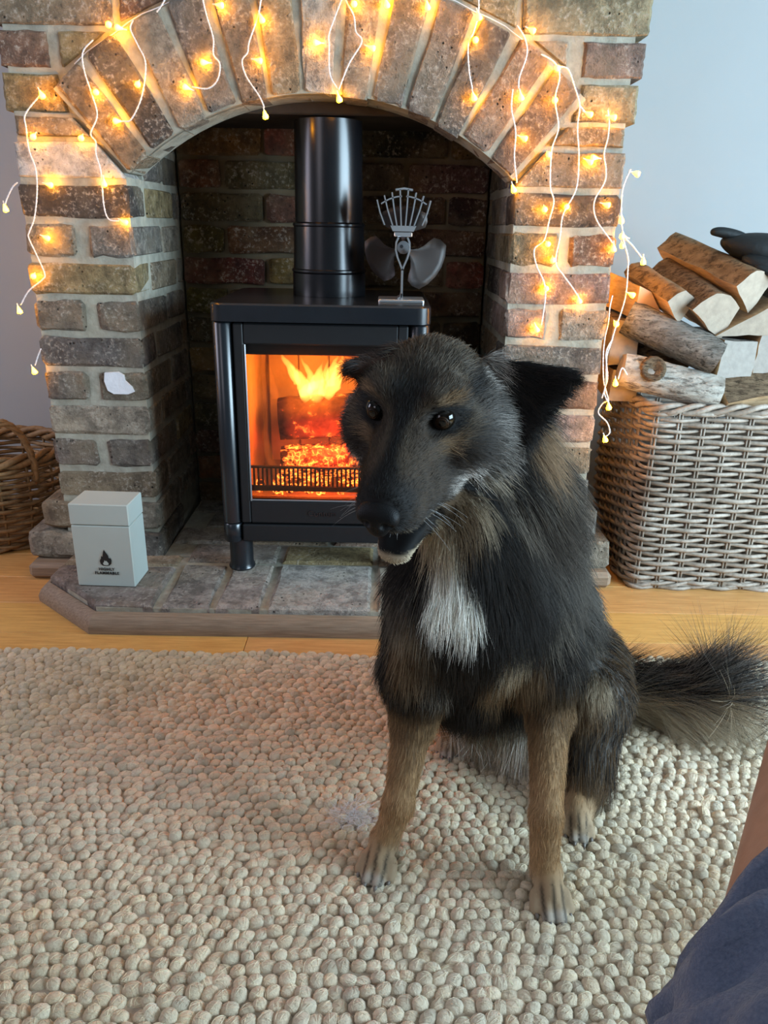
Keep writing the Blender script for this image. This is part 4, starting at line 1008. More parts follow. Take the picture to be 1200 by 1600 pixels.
# ---------------------------------------------------------------- rug
def build_rug():
    X0, X1, Y0, Y1 = -1.25, 1.05, -2.4, -0.367
    T = thing('rug', 'chunky cream wool rug of felted pebble loops under the dog', 'rug', (0, -1.3, 0))
    MB().box(((X0+X1)/2, (Y0+Y1)/2, 0.004), (X1-X0, Y1-Y0-.006, 0.008), 0.003).build('backing', plain('woven_backing', (.40, .33, .25), .95, 0, .1, .2, 60), T)
    rng = np.random.default_rng(5)
    px, py = 0.0168, 0.0150
    rows = int((Y1+1.32)/py); cols = int(1.96/px)
    jx, iy = np.meshgrid(np.arange(cols), np.arange(rows)); jx = jx.ravel(); iy = iy.ravel()
    x = -0.98+jx*px+(iy % 2)*px*.5; y = Y1-.006-iy*py
    # the rows wander a little, as hand weaving does
    x = x+.004*np.sin(y*23+x*3)+.003*np.sin(y*61+1.3); y = y+.0035*np.sin(x*17+y*5)+.002*np.sin(x*49)
    n = len(x); x += rng.normal(0, .0012, n); y += rng.normal(0, .0009, n)
    a = rng.normal(.0108, .0011, n).clip(.008, .0145); b = rng.normal(.0088, .0009, n).clip(.0065, .0115); h = rng.normal(.0120, .0016, n).clip(.008, .016)
    ang = .22+.18*np.sin(x*6+y*4)+rng.normal(0, .24, n)
    K, Rg = 10, 4
    V = []; 
    for r in range(Rg):
        ph = r/Rg*pi*.5 - .10
        for k in range(K):
            q = 2*pi*k/K; V.append((cos(q)*cos(ph)**.8, sin(q)*cos(ph)**.8, .25+.72*max(-.2, sin(ph))**1 if ph < 0 else .25+.75*sin(ph)**.9))
    V.append((0, 0, 1.0)); V = np.array(V); m = len(V)
    F = [];
    for r in range(Rg-1):
        for k in range(K): F.append((r*K+k, r*K+(k+1) % K, (r+1)*K+(k+1) % K, (r+1)*K+k))
    F4 = np.array(F); F3 = np.array([((Rg-1)*K+k, (Rg-1)*K+(k+1) % K, m-1) for k in range(K)])
    ca, sa = np.cos(ang)[:, None], np.sin(ang)[:, None]
    lx, ly = V[None, :, 0]*a[:, None], V[None, :, 1]*b[:, None]
    # each loop leans slightly, so tops are not concentric
    lean = rng.normal(0, .0016, (n, 2)); hz = V[None, :, 2]
    co = np.stack([x[:, None]+lx*ca-ly*sa+lean[:, :1]*hz, y[:, None]+lx*sa+ly*ca+lean[:, 1:]*hz, .003+hz*h[:, None]], -1).reshape(-1, 3)
    co -= np.array([0, -1.3, 0])
    me = bpy.data.meshes.new('wool_loops'); me.vertices.add(len(co)); me.vertices.foreach_set('co', co.ravel().astype(np.float32))
    off = (np.arange(n)*m)[:, None, None]
    q = (F4[None]+off).reshape(-1); t = (F3[None]+off).reshape(-1); nq, nt = n*len(F4), n*len(F3)
    me.loops.add(len(q)+len(t)); me.loops.foreach_set('vertex_index', np.concatenate([q, t]).astype(np.int32))
    me.polygons.add(nq+nt); st = np.concatenate([np.arange(nq)*4, nq*4+np.arange(nt)*3]); me.polygons.foreach_set('loop_start', st.astype(np.int32))
    me.polygons.foreach_set('use_smooth', np.ones(nq+nt, bool)); me.update(calc_edges=True)
    at = me.color_attributes.new('wool', 'FLOAT_COLOR', 'POINT')
    tone = rng.normal(1, .085, n).clip(.75, 1.2); warm = rng.normal(0, .02, n)
    blot = .5+.5*np.sin(x*7+1)*np.sin(y*9+2)
    c = np.stack([0.74*tone*(1+warm), .625*tone, .465*tone*(1-warm-.06*blot), np.ones(n)], -1)
    at.data.foreach_set('color', np.repeat(c, m, 0).ravel().astype(np.float32))
    t = NT('felted_wool').pr(.95, 0, .1); nz = t.noise(190, 6, rough=.7); t.base(t.mix(t.ramp(nz, .35, .7, .0, .35), t.attr('wool'), (.38, .29, .20)))
    t.b.inputs['Sheen Weight'].default_value = .25
    t.bump(nz, .9, .004); me.materials.append(t.m)
    o = bpy.data.objects.new('wool_loops', me); C.objects.link(o); o.parent = T; o['kind'] = 'stuff'
    # loose wool fibres wound over every loop
    m_ = 8; k = n*m_; ii = np.repeat(np.arange(n), m_); th = rng.uniform(0, 2*pi, k); of = rng.uniform(-.75, .75, k); ts = np.linspace(-1, 1, 6)
    st0 = rng.uniform(-.9, -.2, k); en = rng.uniform(.2, 1.0, k); tt = st0[:, None]+(en-st0)[:, None]*(ts[None]+1)/2
    ux = np.cos(th)[:, None]*tt-np.sin(th)[:, None]*of[:, None]*(1-.25*tt**2); uy = np.sin(th)[:, None]*tt+np.cos(th)[:, None]*of[:, None]*(1-.25*tt**2)
    r2_ = np.clip(ux**2+uy**2, 0, 1.0); zz = .25+.75*np.sqrt(1-r2_)
    lx, ly = ux*a[ii][:, None]*1.03, uy*b[ii][:, None]*1.03; cs_, sn_ = np.cos(ang[ii])[:, None], np.sin(ang[ii])[:, None]
    S = np.stack([x[ii][:, None]+lx*cs_-ly*sn_+lean[ii, :1]*zz, y[ii][:, None]+lx*sn_+ly*cs_+lean[ii, 1:]*zz, .0034+zz*h[ii][:, None]+rng.uniform(0, .0014, (k, 1))*(ts[None]+1)/2], -1)
    hair_object('wool_fibres', S, np.full((k, 6), .00021)*np.array([.5, 1, 1, 1, .8, .3])[None], np.clip(c[ii, :3]*rng.normal(1.04, .16, (k, 1)), 0, .9), T, (0, -1.3, 0), hair_mat('wool_fibre', tint=.0))
    # a wisp of moulted dog hair lying on the rug
    k = 260; p0 = np.array((-0.03,-0.805,0.017))+rng.normal(0, 1, (k, 3))*np.array((.016, .010, .002)); d = rng.normal(0, 1, (k, 3))*np.array((1, 1, .25)); d /= np.linalg.norm(d, axis=1)[:, None]; e = np.cross(d, (0, 0, 1))
    ts = np.linspace(0, 1, 6)[None, :, None]; L = rng.uniform(.012, .034, (k, 1, 1)); S = p0[:, None]+d[:, None]*L*ts+e[:, None]*L*.6*ts**2; S[:, :, 2] = np.maximum(S[:, :, 2], .016)
    hair_object('hair_wisp', S, np.full((k, 6), .00012), np.full((k, 3), .72), T, (0, -1.3, 0), hair_mat('moulted_hair'))
build_rug()

# ---------------------------------------------------------------- implicit-surface modeller for living things
class Field:
    def __init__(s, lo, hi, h):
        s.lo = np.array(lo, float); s.h = h; s.n = np.ceil((np.array(hi)-s.lo)/h).astype(int)+1
        s.v = np.full(s.n, 1.0, np.float32); s.prims = []
    def cap(s, a, b, ra, rb, k=.03, **kw): s.prims.append(dict(t='cap', a=np.array(a, float), b=np.array(b, float), ra=ra, rb=rb, k=k, **kw)); return s
    def ell(s, c, r, M=np.eye(3), k=.03, **kw): s.prims.append(dict(t='ell', c=np.array(c, float), r=np.array(r, float), M=np.array(M, float), k=k, **kw)); return s
    def tri(s, a, b, c, r, k=.012, **kw): s.prims.append(dict(t='tri', a=np.array(a, float), b=np.array(b, float), c=np.array(c, float), r=r, k=k, **kw)); return s
    def sub(s, c, r, k=.006): s.prims.append(dict(t='sub', c=np.array(c, float), r=r, k=k)); return s
    @staticmethod
    def dist(q, P):
        if q['t'] == 'cap':
            ab = q['b']-q['a']; t = np.clip(((P-q['a'])@ab)/max(ab@ab, 1e-9), 0, 1)
            return np.linalg.norm(P-q['a']-t[..., None]*ab, axis=-1)-(q['ra']+(q['rb']-q['ra'])*t)
        if q['t'] == 'ell':
            L = (P-q['c'])@q['M']; k0 = np.linalg.norm(L/q['r'], axis=-1); k1 = np.linalg.norm(L/q['r']**2, axis=-1)+1e-9
            return k0*(k0-1)/k1
        if q['t'] == 'sub': return np.linalg.norm(P-q['c'], axis=-1)-q['r']
        a, b, c = q['a'], q['b'], q['c']; n = np.cross(b-a, c-a); n /= np.linalg.norm(n)
        ins = np.ones(P.shape[:-1], bool); d2 = np.full(P.shape[:-1], 9.0)
        for u, v in ((a, b), (b, c), (c, a)):
            e = v-u; w = P-u; ins &= (np.cross(e, n)@np.ones(3) == 1e9) | ((w@np.cross(n, e)) >= 0)
            t = np.clip((w@e)/(e@e), 0, 1); d2 = np.minimum(d2, ((w-t[..., None]*e)**2).sum(-1))
        return np.where(ins, np.abs((P-a)@n), np.sqrt(d2))-q['r']
    def bbox(s, q):
        if q['t'] == 'cap': lo = np.minimum(q['a']-q['ra'], q['b']-q['rb']); hi = np.maximum(q['a']+q['ra'], q['b']+q['rb'])
        elif q['t'] == 'ell': m = max(q['r']); lo, hi = q['c']-m, q['c']+m
        elif q['t'] == 'sub': lo, hi = q['c']-q['r'], q['c']+q['r']
        else: A = np.array([q['a'], q['b'], q['c']]); lo, hi = A.min(0)-q['r'], A.max(0)+q['r']
        pad = q['k']+3*s.h+.012; return lo-pad, hi+pad
    def run(s):
        for q in s.prims:
            lo, hi = s.bbox(q); i0 = np.maximum(np.floor((lo-s.lo)/s.h).astype(int), 0); i1 = np.minimum(np.ceil((hi-s.lo)/s.h).astype(int)+1, s.n)
            if (i1 <= i0).any(): continue
            ax = [s.lo[k]+s.h*np.arange(i0[k], i1[k]) for k in range(3)]
            P = np.stack(np.meshgrid(*ax, indexing='ij'), -1); d = s.dist(q, P); sl = tuple(slice(i0[k], i1[k]) for k in range(3)); o = s.v[sl]; k = q['k']
            if q['t'] == 'sub':
                hh = np.clip(.5-.5*(o+d)/k, 0, 1); s.v[sl] = o*(1-hh)-d*hh+k*hh*(1-hh)
            else:
                hh = np.clip(.5+.5*(o-d)/k, 0, 1); s.v[sl] = o*(1-hh)+d*hh-k*hh*(1-hh)
        return s.mesh()
    def mesh(s):
        v = s.v; ins = v < 0; nx, ny, nz = v.shape
        cnt = np.zeros((nx-1, ny-1, nz-1), np.int8)
        for i in (0, 1):
            for j in (0, 1):
                for k in (0, 1): cnt += ins[i:nx-1+i, j:ny-1+j, k:nz-1+k]
        act = (cnt > 0) & (cnt < 8); idx = np.full(act.shape, -1, np.int64); A = np.argwhere(act); idx[act] = np.arange(len(A))
        S = np.zeros((len(A), 3)); W = np.zeros(len(A))
        cor = np.array([(i, j, k) for i in (0, 1) for j in (0, 1) for k in (0, 1)])
        for p in range(8):
            for q in range(p+1, 8):
                if abs(cor[p]-cor[q]).sum() != 1: continue
                a = A+cor[p]; b = A+cor[q]; va = v[tuple(a.T)].astype(float); vb = v[tuple(b.T)].astype(float); m = (va < 0) != (vb < 0)
                t = np.where(m, va/np.where(m, va-vb, 1), 0); S += np.where(m[:, None], cor[p]+(cor[q]-cor[p])*t[:, None], 0); W += m
        X = s.lo+(A+S/W[:, None])*s.h; Q = []
        for ax in range(3):
            o1, o2 = (ax+1) % 3, (ax+2) % 3
            a = [slice(None)]*3; b = [slice(None)]*3; a[ax] = slice(0, -1); b[ax] = slice(1, None)
            for o in (o1, o2): a[o] = slice(1, -1); b[o] = slice(1, -1)
            ia, ib = ins[tuple(a)], ins[tuple(b)]; E = np.argwhere(ia != ib); fl = ia[tuple(E.T)]
            base = E.copy(); base[:, o1] += 1; base[:, o2] += 1
            def cell(d1, d2):
                c = base.copy(); c[:, o1] -= d1; c[:, o2] -= d2; return idx[tuple(c.T)]
            q = np.stack([cell(1, 1), cell(0, 1), cell(0, 0), cell(1, 0)], 1); q[~fl] = q[~fl][:, ::-1]; Q.append(q)
        return X, np.concatenate(Q)
def np_mesh(name, X, Q, off):
    me = bpy.data.meshes.new(name); me.vertices.add(len(X)); me.vertices.foreach_set('co', (X-np.array(off)).ravel().astype(np.float32))
    me.loops.add(Q.size); me.loops.foreach_set('vertex_index', Q.ravel().astype(np.int32)); me.polygons.add(len(Q))
    me.polygons.foreach_set('loop_start', (np.arange(len(Q))*4).astype(np.int32)); me.polygons.foreach_set('use_smooth', np.ones(len(Q), bool)); me.update(calc_edges=True); return me
def vnormals(X, Q):
    n = np.cross(X[Q[:, 2]]-X[Q[:, 0]], X[Q[:, 3]]-X[Q[:, 1]]); N = np.zeros_like(X)
    for k in range(4): np.add.at(N, Q[:, k], n)
    return N/(np.linalg.norm(N, axis=1)[:, None]+1e-12), np.linalg.norm(n, axis=1)/2
def sstep(x, a, b): t = np.clip((x-a)/(b-a), 0, 1); return t*t*(3-2*t)
def wave(P, f, s=0):
    r = np.random.default_rng(s); o = np.zeros(len(P))
    for i in range(5):
        d = r.normal(size=3); d /= np.linalg.norm(d); o += np.sin(P@d*f*(1+.35*i)+r.uniform(0, 6))
    return o/5
# ---------------------------------------------------------------- the dog
HM = np.array([[0.9492, -0.3123, -0.039], [-0.311, -0.9118, -0.2682], [-0.0482, -0.2667, 0.9626]]); HT0 = np.array([0.046, -0.799, 0.5945])
def hl(x, y, z): return HT0+HM@np.array((x, y, z), float)
def hd(x, y, z): v = HM@np.array((x, y, z), float); return v/np.linalg.norm(v)
def build_dog():
    OFF = (0.2, -0.75, 0.012)
    T = thing('dog', 'black and tan shaggy dog with a white chest sitting on the rug', 'dog', OFF)
    F = Field((-0.12, -1.04, -0.01), (0.66, -0.42, 0.73), 0.004)
    def cap(a, b, ra, rb, k=.03, L=.035, lift=.35, flow=None, tg='body'): F.cap(a, b, ra, rb, k, L=L, lift=lift, flow=np.array(flow if flow is not None else np.array(b)-np.array(a), float), tg=tg)
    # trunk, running from the neck down and back to the rump on the floor
    cap((0.103,-0.735,0.568), (0.171,-0.69,0.402), .062, .080, .04, .045, .45, tg='neck')
    cap((0.171,-0.69,0.402), (0.226,-0.63,0.233), .080, .089, .04, .040, .35, (.25, .35, -1), tg='back')
    cap((0.226,-0.63,0.233), (0.277,-0.56,0.118), .089, .086, .04, .035, .3, (.3, .4, -1), tg='back')
    cap((0.277,-0.56,0.118), (0.317,-0.525,0.091), .086, .078, .04, .035, .3, (.35, .3, -1), tg='rump')
    cap((0.159,-0.715,0.543), (0.192,-0.7,0.462), .040, .046, .035, .042, .5, (.35, .15, -1), tg='neck')
    cap((0.082,-0.79,0.466), (0.128,-0.765,0.328), .052, .082, .035, .034, .35, (0.02, -.15, -1), tg='chest')
    cap((0.128,-0.765,0.328), (0.119,-0.75,0.217), .082, .062, .04, .030, .3, (0, 0, -1), tg='chest')
    cap((0.133,-0.7,0.207), (0.255,-0.58,0.063), .080, .075, .04, .04, .3, (0.1, .2, -1), tg='belly')
    # near foreleg (its left)
    cap((0.199,-0.715,0.348), (0.219,-0.765,0.249), .058, .046, .035, .028, .3, (.1, -.1, -1), tg='shoulder')
    cap((0.221,-0.765,0.249), (0.232,-0.785,0.182), .043, .030, .025, .014, .25, (0, 0, -1), tg='leg')
    cap((0.232,-0.785,0.182), (0.213,-0.897,0.104), .0268, .0175, .015, .010, .26, tg='leg')
    cap((0.213,-0.897,0.104), (0.212,-0.917,0.052), .0185, .0175, .012, .008, .24, tg='leg')
    # far foreleg (its right)
    cap((0.073,-0.79,0.354), (0.051,-0.8,0.252), .060, .043, .035, .026, .3, (-.05, -.1, -1), tg='shoulder')
    cap((0.05,-0.8,0.252), (0.049,-0.805,0.182), .041, .029, .025, .012, .25, (0, 0, -1), tg='leg')
    cap((0.049,-0.805,0.182), (0.03,-0.862,0.09), .0258, .0175, .015, .010, .26, tg='leg')
    cap((0.03,-0.862,0.09), (0.017,-0.872,0.05), .0185, .017, .012, .008, .24, tg='leg')
    def paw(c, d, L=.005, s=1.0, side=None):
        c = np.array((c[0], c[1], .015)); d = np.array(d, float); d /= np.linalg.norm(d); sd = np.array((-d[1], d[0], 0)); paws.append((c, d, sd, s))
        cap(c+np.array((0, 0, .020*s))-d*.006, c+d*.018*s+np.array((0, 0, .010*s)), .0205*s, .0160*s, .008, L, .2, d-np.array((0, 0, .4)), 'paw')
        for i, (u, e) in enumerate(((-.0180, .030), (-.0064, .043), (.0064, .044), (.0180, .031))):
            p = c+sd*u*s+d*e*s*.55; q = c+sd*u*1.12*s+d*e*s
            cap(p+np.array((0, 0, .010*s)), q+np.array((0, 0, -.002*s)), .0074*s, .0084*s, .0018, L*.5, .12, d-np.array((0, 0, .5)), 'toe')
            claws.append((q+d*.008*s+np.array((0, 0, -.003*s)), d))
    claws = []; paws = []
    paw((0.216,-0.924,0.03), (.05, -1, 0)); paw((0.011,-0.874,0.03), (-.32, -1, 0))
    cap((0.154,-0.66,0.09), (0.216,-0.69,0.078), .030, .026, .03, .050, .4, (-.05, -.35, -1), tg='fringe')
    # hind legs folded
    cap((0.333,-0.565,0.11), (0.316,-0.69,0.139), .078, .055, .03, .018, .3, (0, -.6, -.8), tg='thigh')
    cap((0.316,-0.69,0.139), (0.305,-0.75,0.054), .052, .034, .025, .016, .3, tg='shank')
    cap((0.305,-0.75,0.054), (0.283,-0.8,0.023), .030, .021, .015, .010, .2, tg='foot')
    paw((0.281,-0.805,0.019), (-.12, -1, 0), .005, .85)
    cap((0.18,-0.6,0.032), (0.122,-0.638,0.04), .036, .022, .02, .012, .2, tg='foot'); paw((0.119,-0.636,0.03), (-.25, -1, 0), .005, .8)
    # tail swept round to its left
    tl = [(0.405,-0.52,0.049), (0.481,-0.545,0.046), (0.533,-0.57,0.072), (0.566,-0.6,0.083)]
    cap(tl[0], tl[1], .032, .028, .02, .07, .5, tg='tail'); cap(tl[1], tl[2], .028, .022, .02, .095, .55, tg='tail'); cap(tl[2], tl[3], .022, .010, .02, .110, .5, tg='tail')
    # head, in its own axes: x to its left, y forward, z up
    def hcap(a, b, ra, rb, k=.02, L=.012, lift=.25, flow=(0, -1, .1), tg='head'): cap(hl(*a), hl(*b), ra, rb, k, L, lift, HM@np.array(flow, float), tg)
    F.ell(hl(0, -.020, .014), (.063, .080, .055), HM, .03, L=.014, lift=.3, flow=HM@np.array((0, -1, .05)), tg='skull')
    for s in (-1, 1):
        hcap((s*.026, .046, .038), (s*.040, .030, .040), .016, .018, .02, .009, .25, (s*.4, -1, .4), 'skull')
        hcap((s*.046, .018, -.022), (s*.052, -.025, -.030), .038, .044, .03, .020, .3, (s*.35, -1, -.35), 'cheek')
        hcap((s*.055, -.030, -.055), (s*.060, -.050, -.080), .036, .034, .03, .035, .45, (s*.4, -.8, -.8), 'ruff')
        hcap((s*.015, .120, -.056), (s*.024, .052, -.054), .021, .031, .018, .0075, .30, (s*.25, -1, -.2), 'muzzle')
        hcap((s*.011, .110, -.124), (s*.022, .035, -.094), .0085, .020, .014, .0035, .2, (s*.2, -1, -.3), 'jaw')
    hcap((0, .136, -.040), (0, .048, -.004), .0245, .040, .02, .0065, .28, (0, -1, .15), 'muzzle')
    hcap((0, .140, -.032), (0, .045, .016), .015, .024, .02, .0065, .28, (0, -1, .25), 'muzzle')
    hcap((0, .110, -.127), (0, .030, -.100), .009, .024, .014, .004, .2, (0, -1, -.4), 'jaw')
    # ears: thin flaps folding outward
    def ear(a, b, c, r, fl, L=.016): F.tri(a, b, c, r, .012, L=L, lift=.25, flow=np.array(fl, float), tg='ear')
    e0, e1, e2 = np.array((0.127,-0.745,0.635)), np.array((0.208,-0.79,0.632)), np.array((0.161,-0.785,0.568))
    ear(e0, e1, e2, .009, e1-e0); ear(e0, e2, np.array((0.139,-0.74,0.582)), .010, e2-e0)
    f0, f1, f2 = np.array((0.014,-0.79,0.652)), np.array((-0.03,-0.815,0.643)), np.array((-0.004,-0.8,0.618))
    ear(f0, f1, f2, .008, f1-f0); ear(f0, np.array((-0.018,-0.788,0.593)), np.array((-0.005,-0.786,0.571)), .007, np.array((-.4, 0, -1)), .018)
    # mouth and eye sockets
    [F.sub(hl(*q), r_, .005) for q, r_ in (((0, .128, -.098), .013), ((0, .112, -.099), .014), ((-.015, .105, -.097), .011), ((.015, .105, -.097), .011), ((.022, .085, -.094), .010), ((-.022, .085, -.094), .010), ((.028, .065, -.088), .008), ((-.028, .065, -.088), .008))]
    for s in (-1, 1): F.sub(hl(s*.0374, .068, .0200), .0155, .006)
    X, Q = F.run()
    N, area = vnormals(X, Q)
    # every point learns hair length, lift and lay from the muscles nearest to it
    prims = [q for q in F.prims if q['t'] != 'sub']; tags = [q['tg'] for q in prims]
    def fields(P):
        D = np.stack([Field.dist(q, P) for q in prims], 1); W = np.exp(-(D-D.min(1, keepdims=True))/.012); W /= W.sum(1, keepdims=True)
        fl = np.stack([q['flow']/np.linalg.norm(q['flow']) for q in prims]); return W, W@np.array([q['L'] for q in prims]), W@np.array([q['lift'] for q in prims]), W@fl, D.argmin(1)
    tag_of = np.array(tags)
    BLACK, DBRN, BRN, TANC, CREAM, WHT, GRY = map(np.array, ((.0070, .0060, .0058), (.021, .013, .0075), (.060, .037, .020), (.24, .145, .070), (.46, .37, .255), (.84, .79, .70), (.155, .14, .125)))
    spots = [((0.094,-0.835,0.483), .030, TANC*.55, .9, .5), ((0.114,-0.82,0.486), .018, CREAM*.7, .8, .6),  # centre, radius, colour, strength, edge softness
        ((0.181,-0.735,0.541), .038, TANC*1.15+.04, .95, .5), ((0.247,-0.68,0.492), .040, BRN, .8, .6), ((0.227,-0.76,0.414), .075, GRY*.75, .55, .9), ((0.273,-0.7,0.322), .075, GRY*.8, .55, .9), ((0.209,-0.74,0.45), .05, BRN, .5, .8),
        ((0.057,-0.86,0.442), .040, CREAM*1.05, .97, .35), ((0.071,-0.87,0.414), .038, WHT*.8, 1, .3), ((0.087,-0.86,0.377), .036, WHT, 1, .3), ((0.098,-0.86,0.363), .026, WHT, 1, .3),
        ((0.032,-0.85,0.319), .036, CREAM*.7, .85, .7), ((0.039,-0.85,0.293), .042, TANC*.8, .8, .7), ((0.177,-0.84,0.285), .030, CREAM*.9, .85, .6), ((0.176,-0.82,0.249), .048, TANC*.8, .85, .7), ((0.085,-0.85,0.307), .05, DBRN, .6, .8),
        ((0.311,-0.75,0.19), .036, CREAM*.9, .85, .6), ((0.29,-0.73,0.144), .034, TANC*.8, .7, .7), ((0.303,-0.77,0.06), .032, TANC*.7, .7, .7), ((0.34,-0.74,0.012), .030, WHT*.9, .9, .5)]
    def paint(P, tg, r1, r2):
        n = len(P); w = .5+.5*wave(P, 60, 3)
        ag = (.5+.5*wave(P*np.array((1, 1, .45)), 75, 31)); gz = sstep(ag+.5*(r1-.5), .44, .66)*np.isin(tg, ['neck', 'back', 'shoulder', 'rump', 'thigh'])
        c = BLACK+(BRN-BLACK)*np.clip(.18*w+.25*(r1 < .18), 0, 1)[:, None]
        c = c+(np.array((.19, .160, .125))*(.5+r2)[:, None]-c)*(.75*gz)[:, None]
        c = np.where(np.isin(tg, ['belly'])[:, None], BLACK+(CREAM*.8-BLACK)*sstep(P[:, 2:3]+.012*r1[:, None], .16, .10), c)
        # legs: tan with a dark streak down the front
        lg = np.isin(tg, ['leg', 'paw', 'toe', 'foot']); leg = TANC*1.85+(CREAM*1.15-TANC*1.85)*sstep(P[:, 2:3], .06, .02)*.6
        dk = sstep(P[:, 2:3]+.05*(w[:, None]-.5)+.04*(r1[:, None]-.5), .12, .25)*.9
        strk = (.55*(wave(P*np.array((1, 1, .25)), 150, 8) > .12))[:, None]*sstep(P[:, 2:3], .05, .12)
        leg = leg*(1-dk)+DBRN*dk; leg = leg*(1-strk*.15)+DBRN*strk*.15; leg = leg*(.45+1.0*r2[:, None])
        for pc, pd, ps, sc in paws:                                  # dark clefts between the toes, pale toe tips
            q = P-pc; u = q@ps/sc; e = q@pd/sc; near = (np.abs(u) < .032) & (e > .006) & (e < .065) & (P[:, 2] < .05)
            cl = near*np.maximum(np.exp(-(u/.0022)**2), np.exp(-((np.abs(u)-.0124)/.0022)**2))*sstep(e, .008, .022)
            tip = near*sstep(e, .036, .046)*.6; leg = leg+(WHT*.8-leg)*tip[:, None]; leg = leg*(1-.8*cl[:, None])
        c = np.where(lg[:, None], leg, c)
        th = np.isin(tg, ['thigh', 'shank'])[:, None]; c = np.where(th, np.where((r1 < .45)[:, None], TANC*.55, np.where((r1 < .6)[:, None], GRY, BLACK*1.5)), c)
        c = np.where((tg == 'fringe')[:, None], WHT*(.75+.35*r2[:, None]), c)
        # tail: black above, pale below
        tt = np.isin(tg, ['tail'])[:, None]; ta = np.array(tl[3])-np.array(tl[0]); ta /= np.linalg.norm(ta); tf = P-np.array(tl[0]); tf = tf-(tf@ta)[:, None]*ta; tf /= np.linalg.norm(tf, axis=1)[:, None]+1e-9
        lowz = sstep(-.70*tf[:, 2:3]-.70*tf[:, 1:2]+.35*(r1[:, None]-.5), .30, .75)
        c = np.where(tt, (BLACK*1.4)*(1-lowz)+(CREAM*1.05)*lowz, c)
        c = np.where(tt & (r2[:, None] > .62) & (lowz < .5), GRY*1.3, c)
        for ctr, r, col, st, soft in spots:
            d = np.linalg.norm(P-np.array(ctr), axis=1)/r+.22*(r1-.5)+.12*wave(P, 90, 5); k = st*sstep(d, 1.0+soft*.25, 1.0-soft*.5)
            c = c+(col*(.75+.5*r2)[:, None]-c)*k[:, None]
        # head markings, in head axes
        H = (P-HT0)@HM; x, y, z = H[:, 0], H[:, 1], H[:, 2]; ax = np.abs(x)
        hm = np.isin(tg, ['skull', 'cheek', 'ruff', 'muzzle', 'jaw', 'head', 'ear'])
        h = np.tile(DBRN*1.2, (n, 1))
        def lay(k, col): nonlocal h; k = np.clip(k, 0, 1)[:, None]; h = h*(1-k)+col*k
        lay(.8*sstep(z, .030, .060)*(r1 > .25), np.array((.125, .098, .070)))                                        # grizzled crown
        lay(.9*sstep(ax, .030, .012)*sstep(y, .0, .05)*sstep(z, -.03, .0), BLACK)                   # dark stripe down the face
        lay(.85*sstep(np.hypot(ax-.039, (z-.014)*1.0), .038, .025)*sstep(y, .01, .035), np.array((.115, .085, .055)))   # paler rings round the eyes
        lay(.85*sstep(np.hypot((ax-.047)*.8, (z-.042)*1.7), .016, .008)*sstep(y, .02, .04), TANC*.85)     # brow spots
        lay(.85*sstep(np.hypot(ax-.042, (z+.006)*1.3), .019, .008)*sstep(y, .02, .045), TANC*.9)
        lay(1.0*sstep(np.hypot((ax-.0365)*.82, z-.020), .0205, .0165)*sstep(y, .03, .045), BLACK*.6)    # black eye rims
        lay(.9*sstep(z, .02, .04)*sstep(ax, .050, .060), BLACK)
        lay(.75*sstep(y, .03, .0)*sstep(z, .03, -.01)*sstep(ax, .03, .05)*(.35+.65*(r1 > .4)), GRY*1.6)   # grey cheeks
        lay(.8*sstep(z, -.055, -.075)*sstep(y, .05, .0), CREAM*.8)
        lay(.9*sstep(y, .05, .08)*sstep(z, -.060, -.045)*sstep(ax, .008, .020), BRN*.9)
        lay(.95*sstep(np.hypot(x, z+.036), .036, .024)*sstep(y, .105, .13), BLACK)              # dark round the nose
        lay(.75*sstep(z, -.066, -.075)*sstep(y, .06, .09)*(z > -.088), CREAM*.8)                  # pale lips
        lay(.95*(tg == 'jaw')*sstep(z, -.1185, -.122)*sstep(y, .02, .05), CREAM*1.0)
        lay(1.0*sstep(ax, .032, .024)*(np.abs(z+.103) < .0160)*(y > .03), BLACK*.4)               # inside the mouth
        lay(1.0*(tg == 'ear'), BLACK*1.3); lay(.8*(tg == 'ear')*(x < 0)*(r1 > .35)*sstep(z, .02, .05), np.array((.06, .026, .015))); lay(.35*(tg == 'ear')*(r1 > .8), BRN)
        lay(.8*sstep(np.hypot((ax-.062)*1.3, (z+.030)*.55+(y-.005)*.4), .024, .010)*(r1 > .3), GRY*3.2)          # pale cheek streak
        h *= (.45+1.1*r2)[:, None]
        o = np.where(hm[:, None], h, c); g = o.max(1, keepdims=True); return np.clip(o*(.75+.25*sstep(g, .0, .30)), .0015, .9)
    W, L0, li0, fl0, am0 = fields(X); rz = np.random.default_rng(9)
    me = np_mesh('body', X, Q, OFF)
    ca = me.color_attributes.new('coat', 'FLOAT_COLOR', 'POINT'); cc = paint(X, tag_of[am0], np.full(len(X), .5), np.full(len(X), .5))*.7
    ca.data.foreach_set('color', np.concatenate([cc, np.ones((len(X), 1))], 1).ravel().astype(np.float32))
    t = NT('dog_coat').pr(.75, 0, .2); t.base(t.attr('coat')); me.materials.append(t.m)
    o = bpy.data.objects.new('body', me); C.objects.link(o); o.parent = T
    # fur
    rg = np.random.default_rng(12)
    dens = {'head': 3, 'skull': 2.6, 'cheek': 2.4, 'muzzle': 5, 'jaw': 3, 'ear': 2.6, 'leg': 2.6, 'paw': 3, 'toe': 3.5, 'foot': 2.4, 'tail': 1.6}
    wq = area*np.array([dens.get(t_, 1.0) for t_ in tags])[am0[Q[:, 0]]]
    n = 200000
    fi = rg.choice(len(Q), n, p=wq/wq.sum()); u, v = rg.random(n)[:, None], rg.random(n)[:, None]; q = Q[fi]
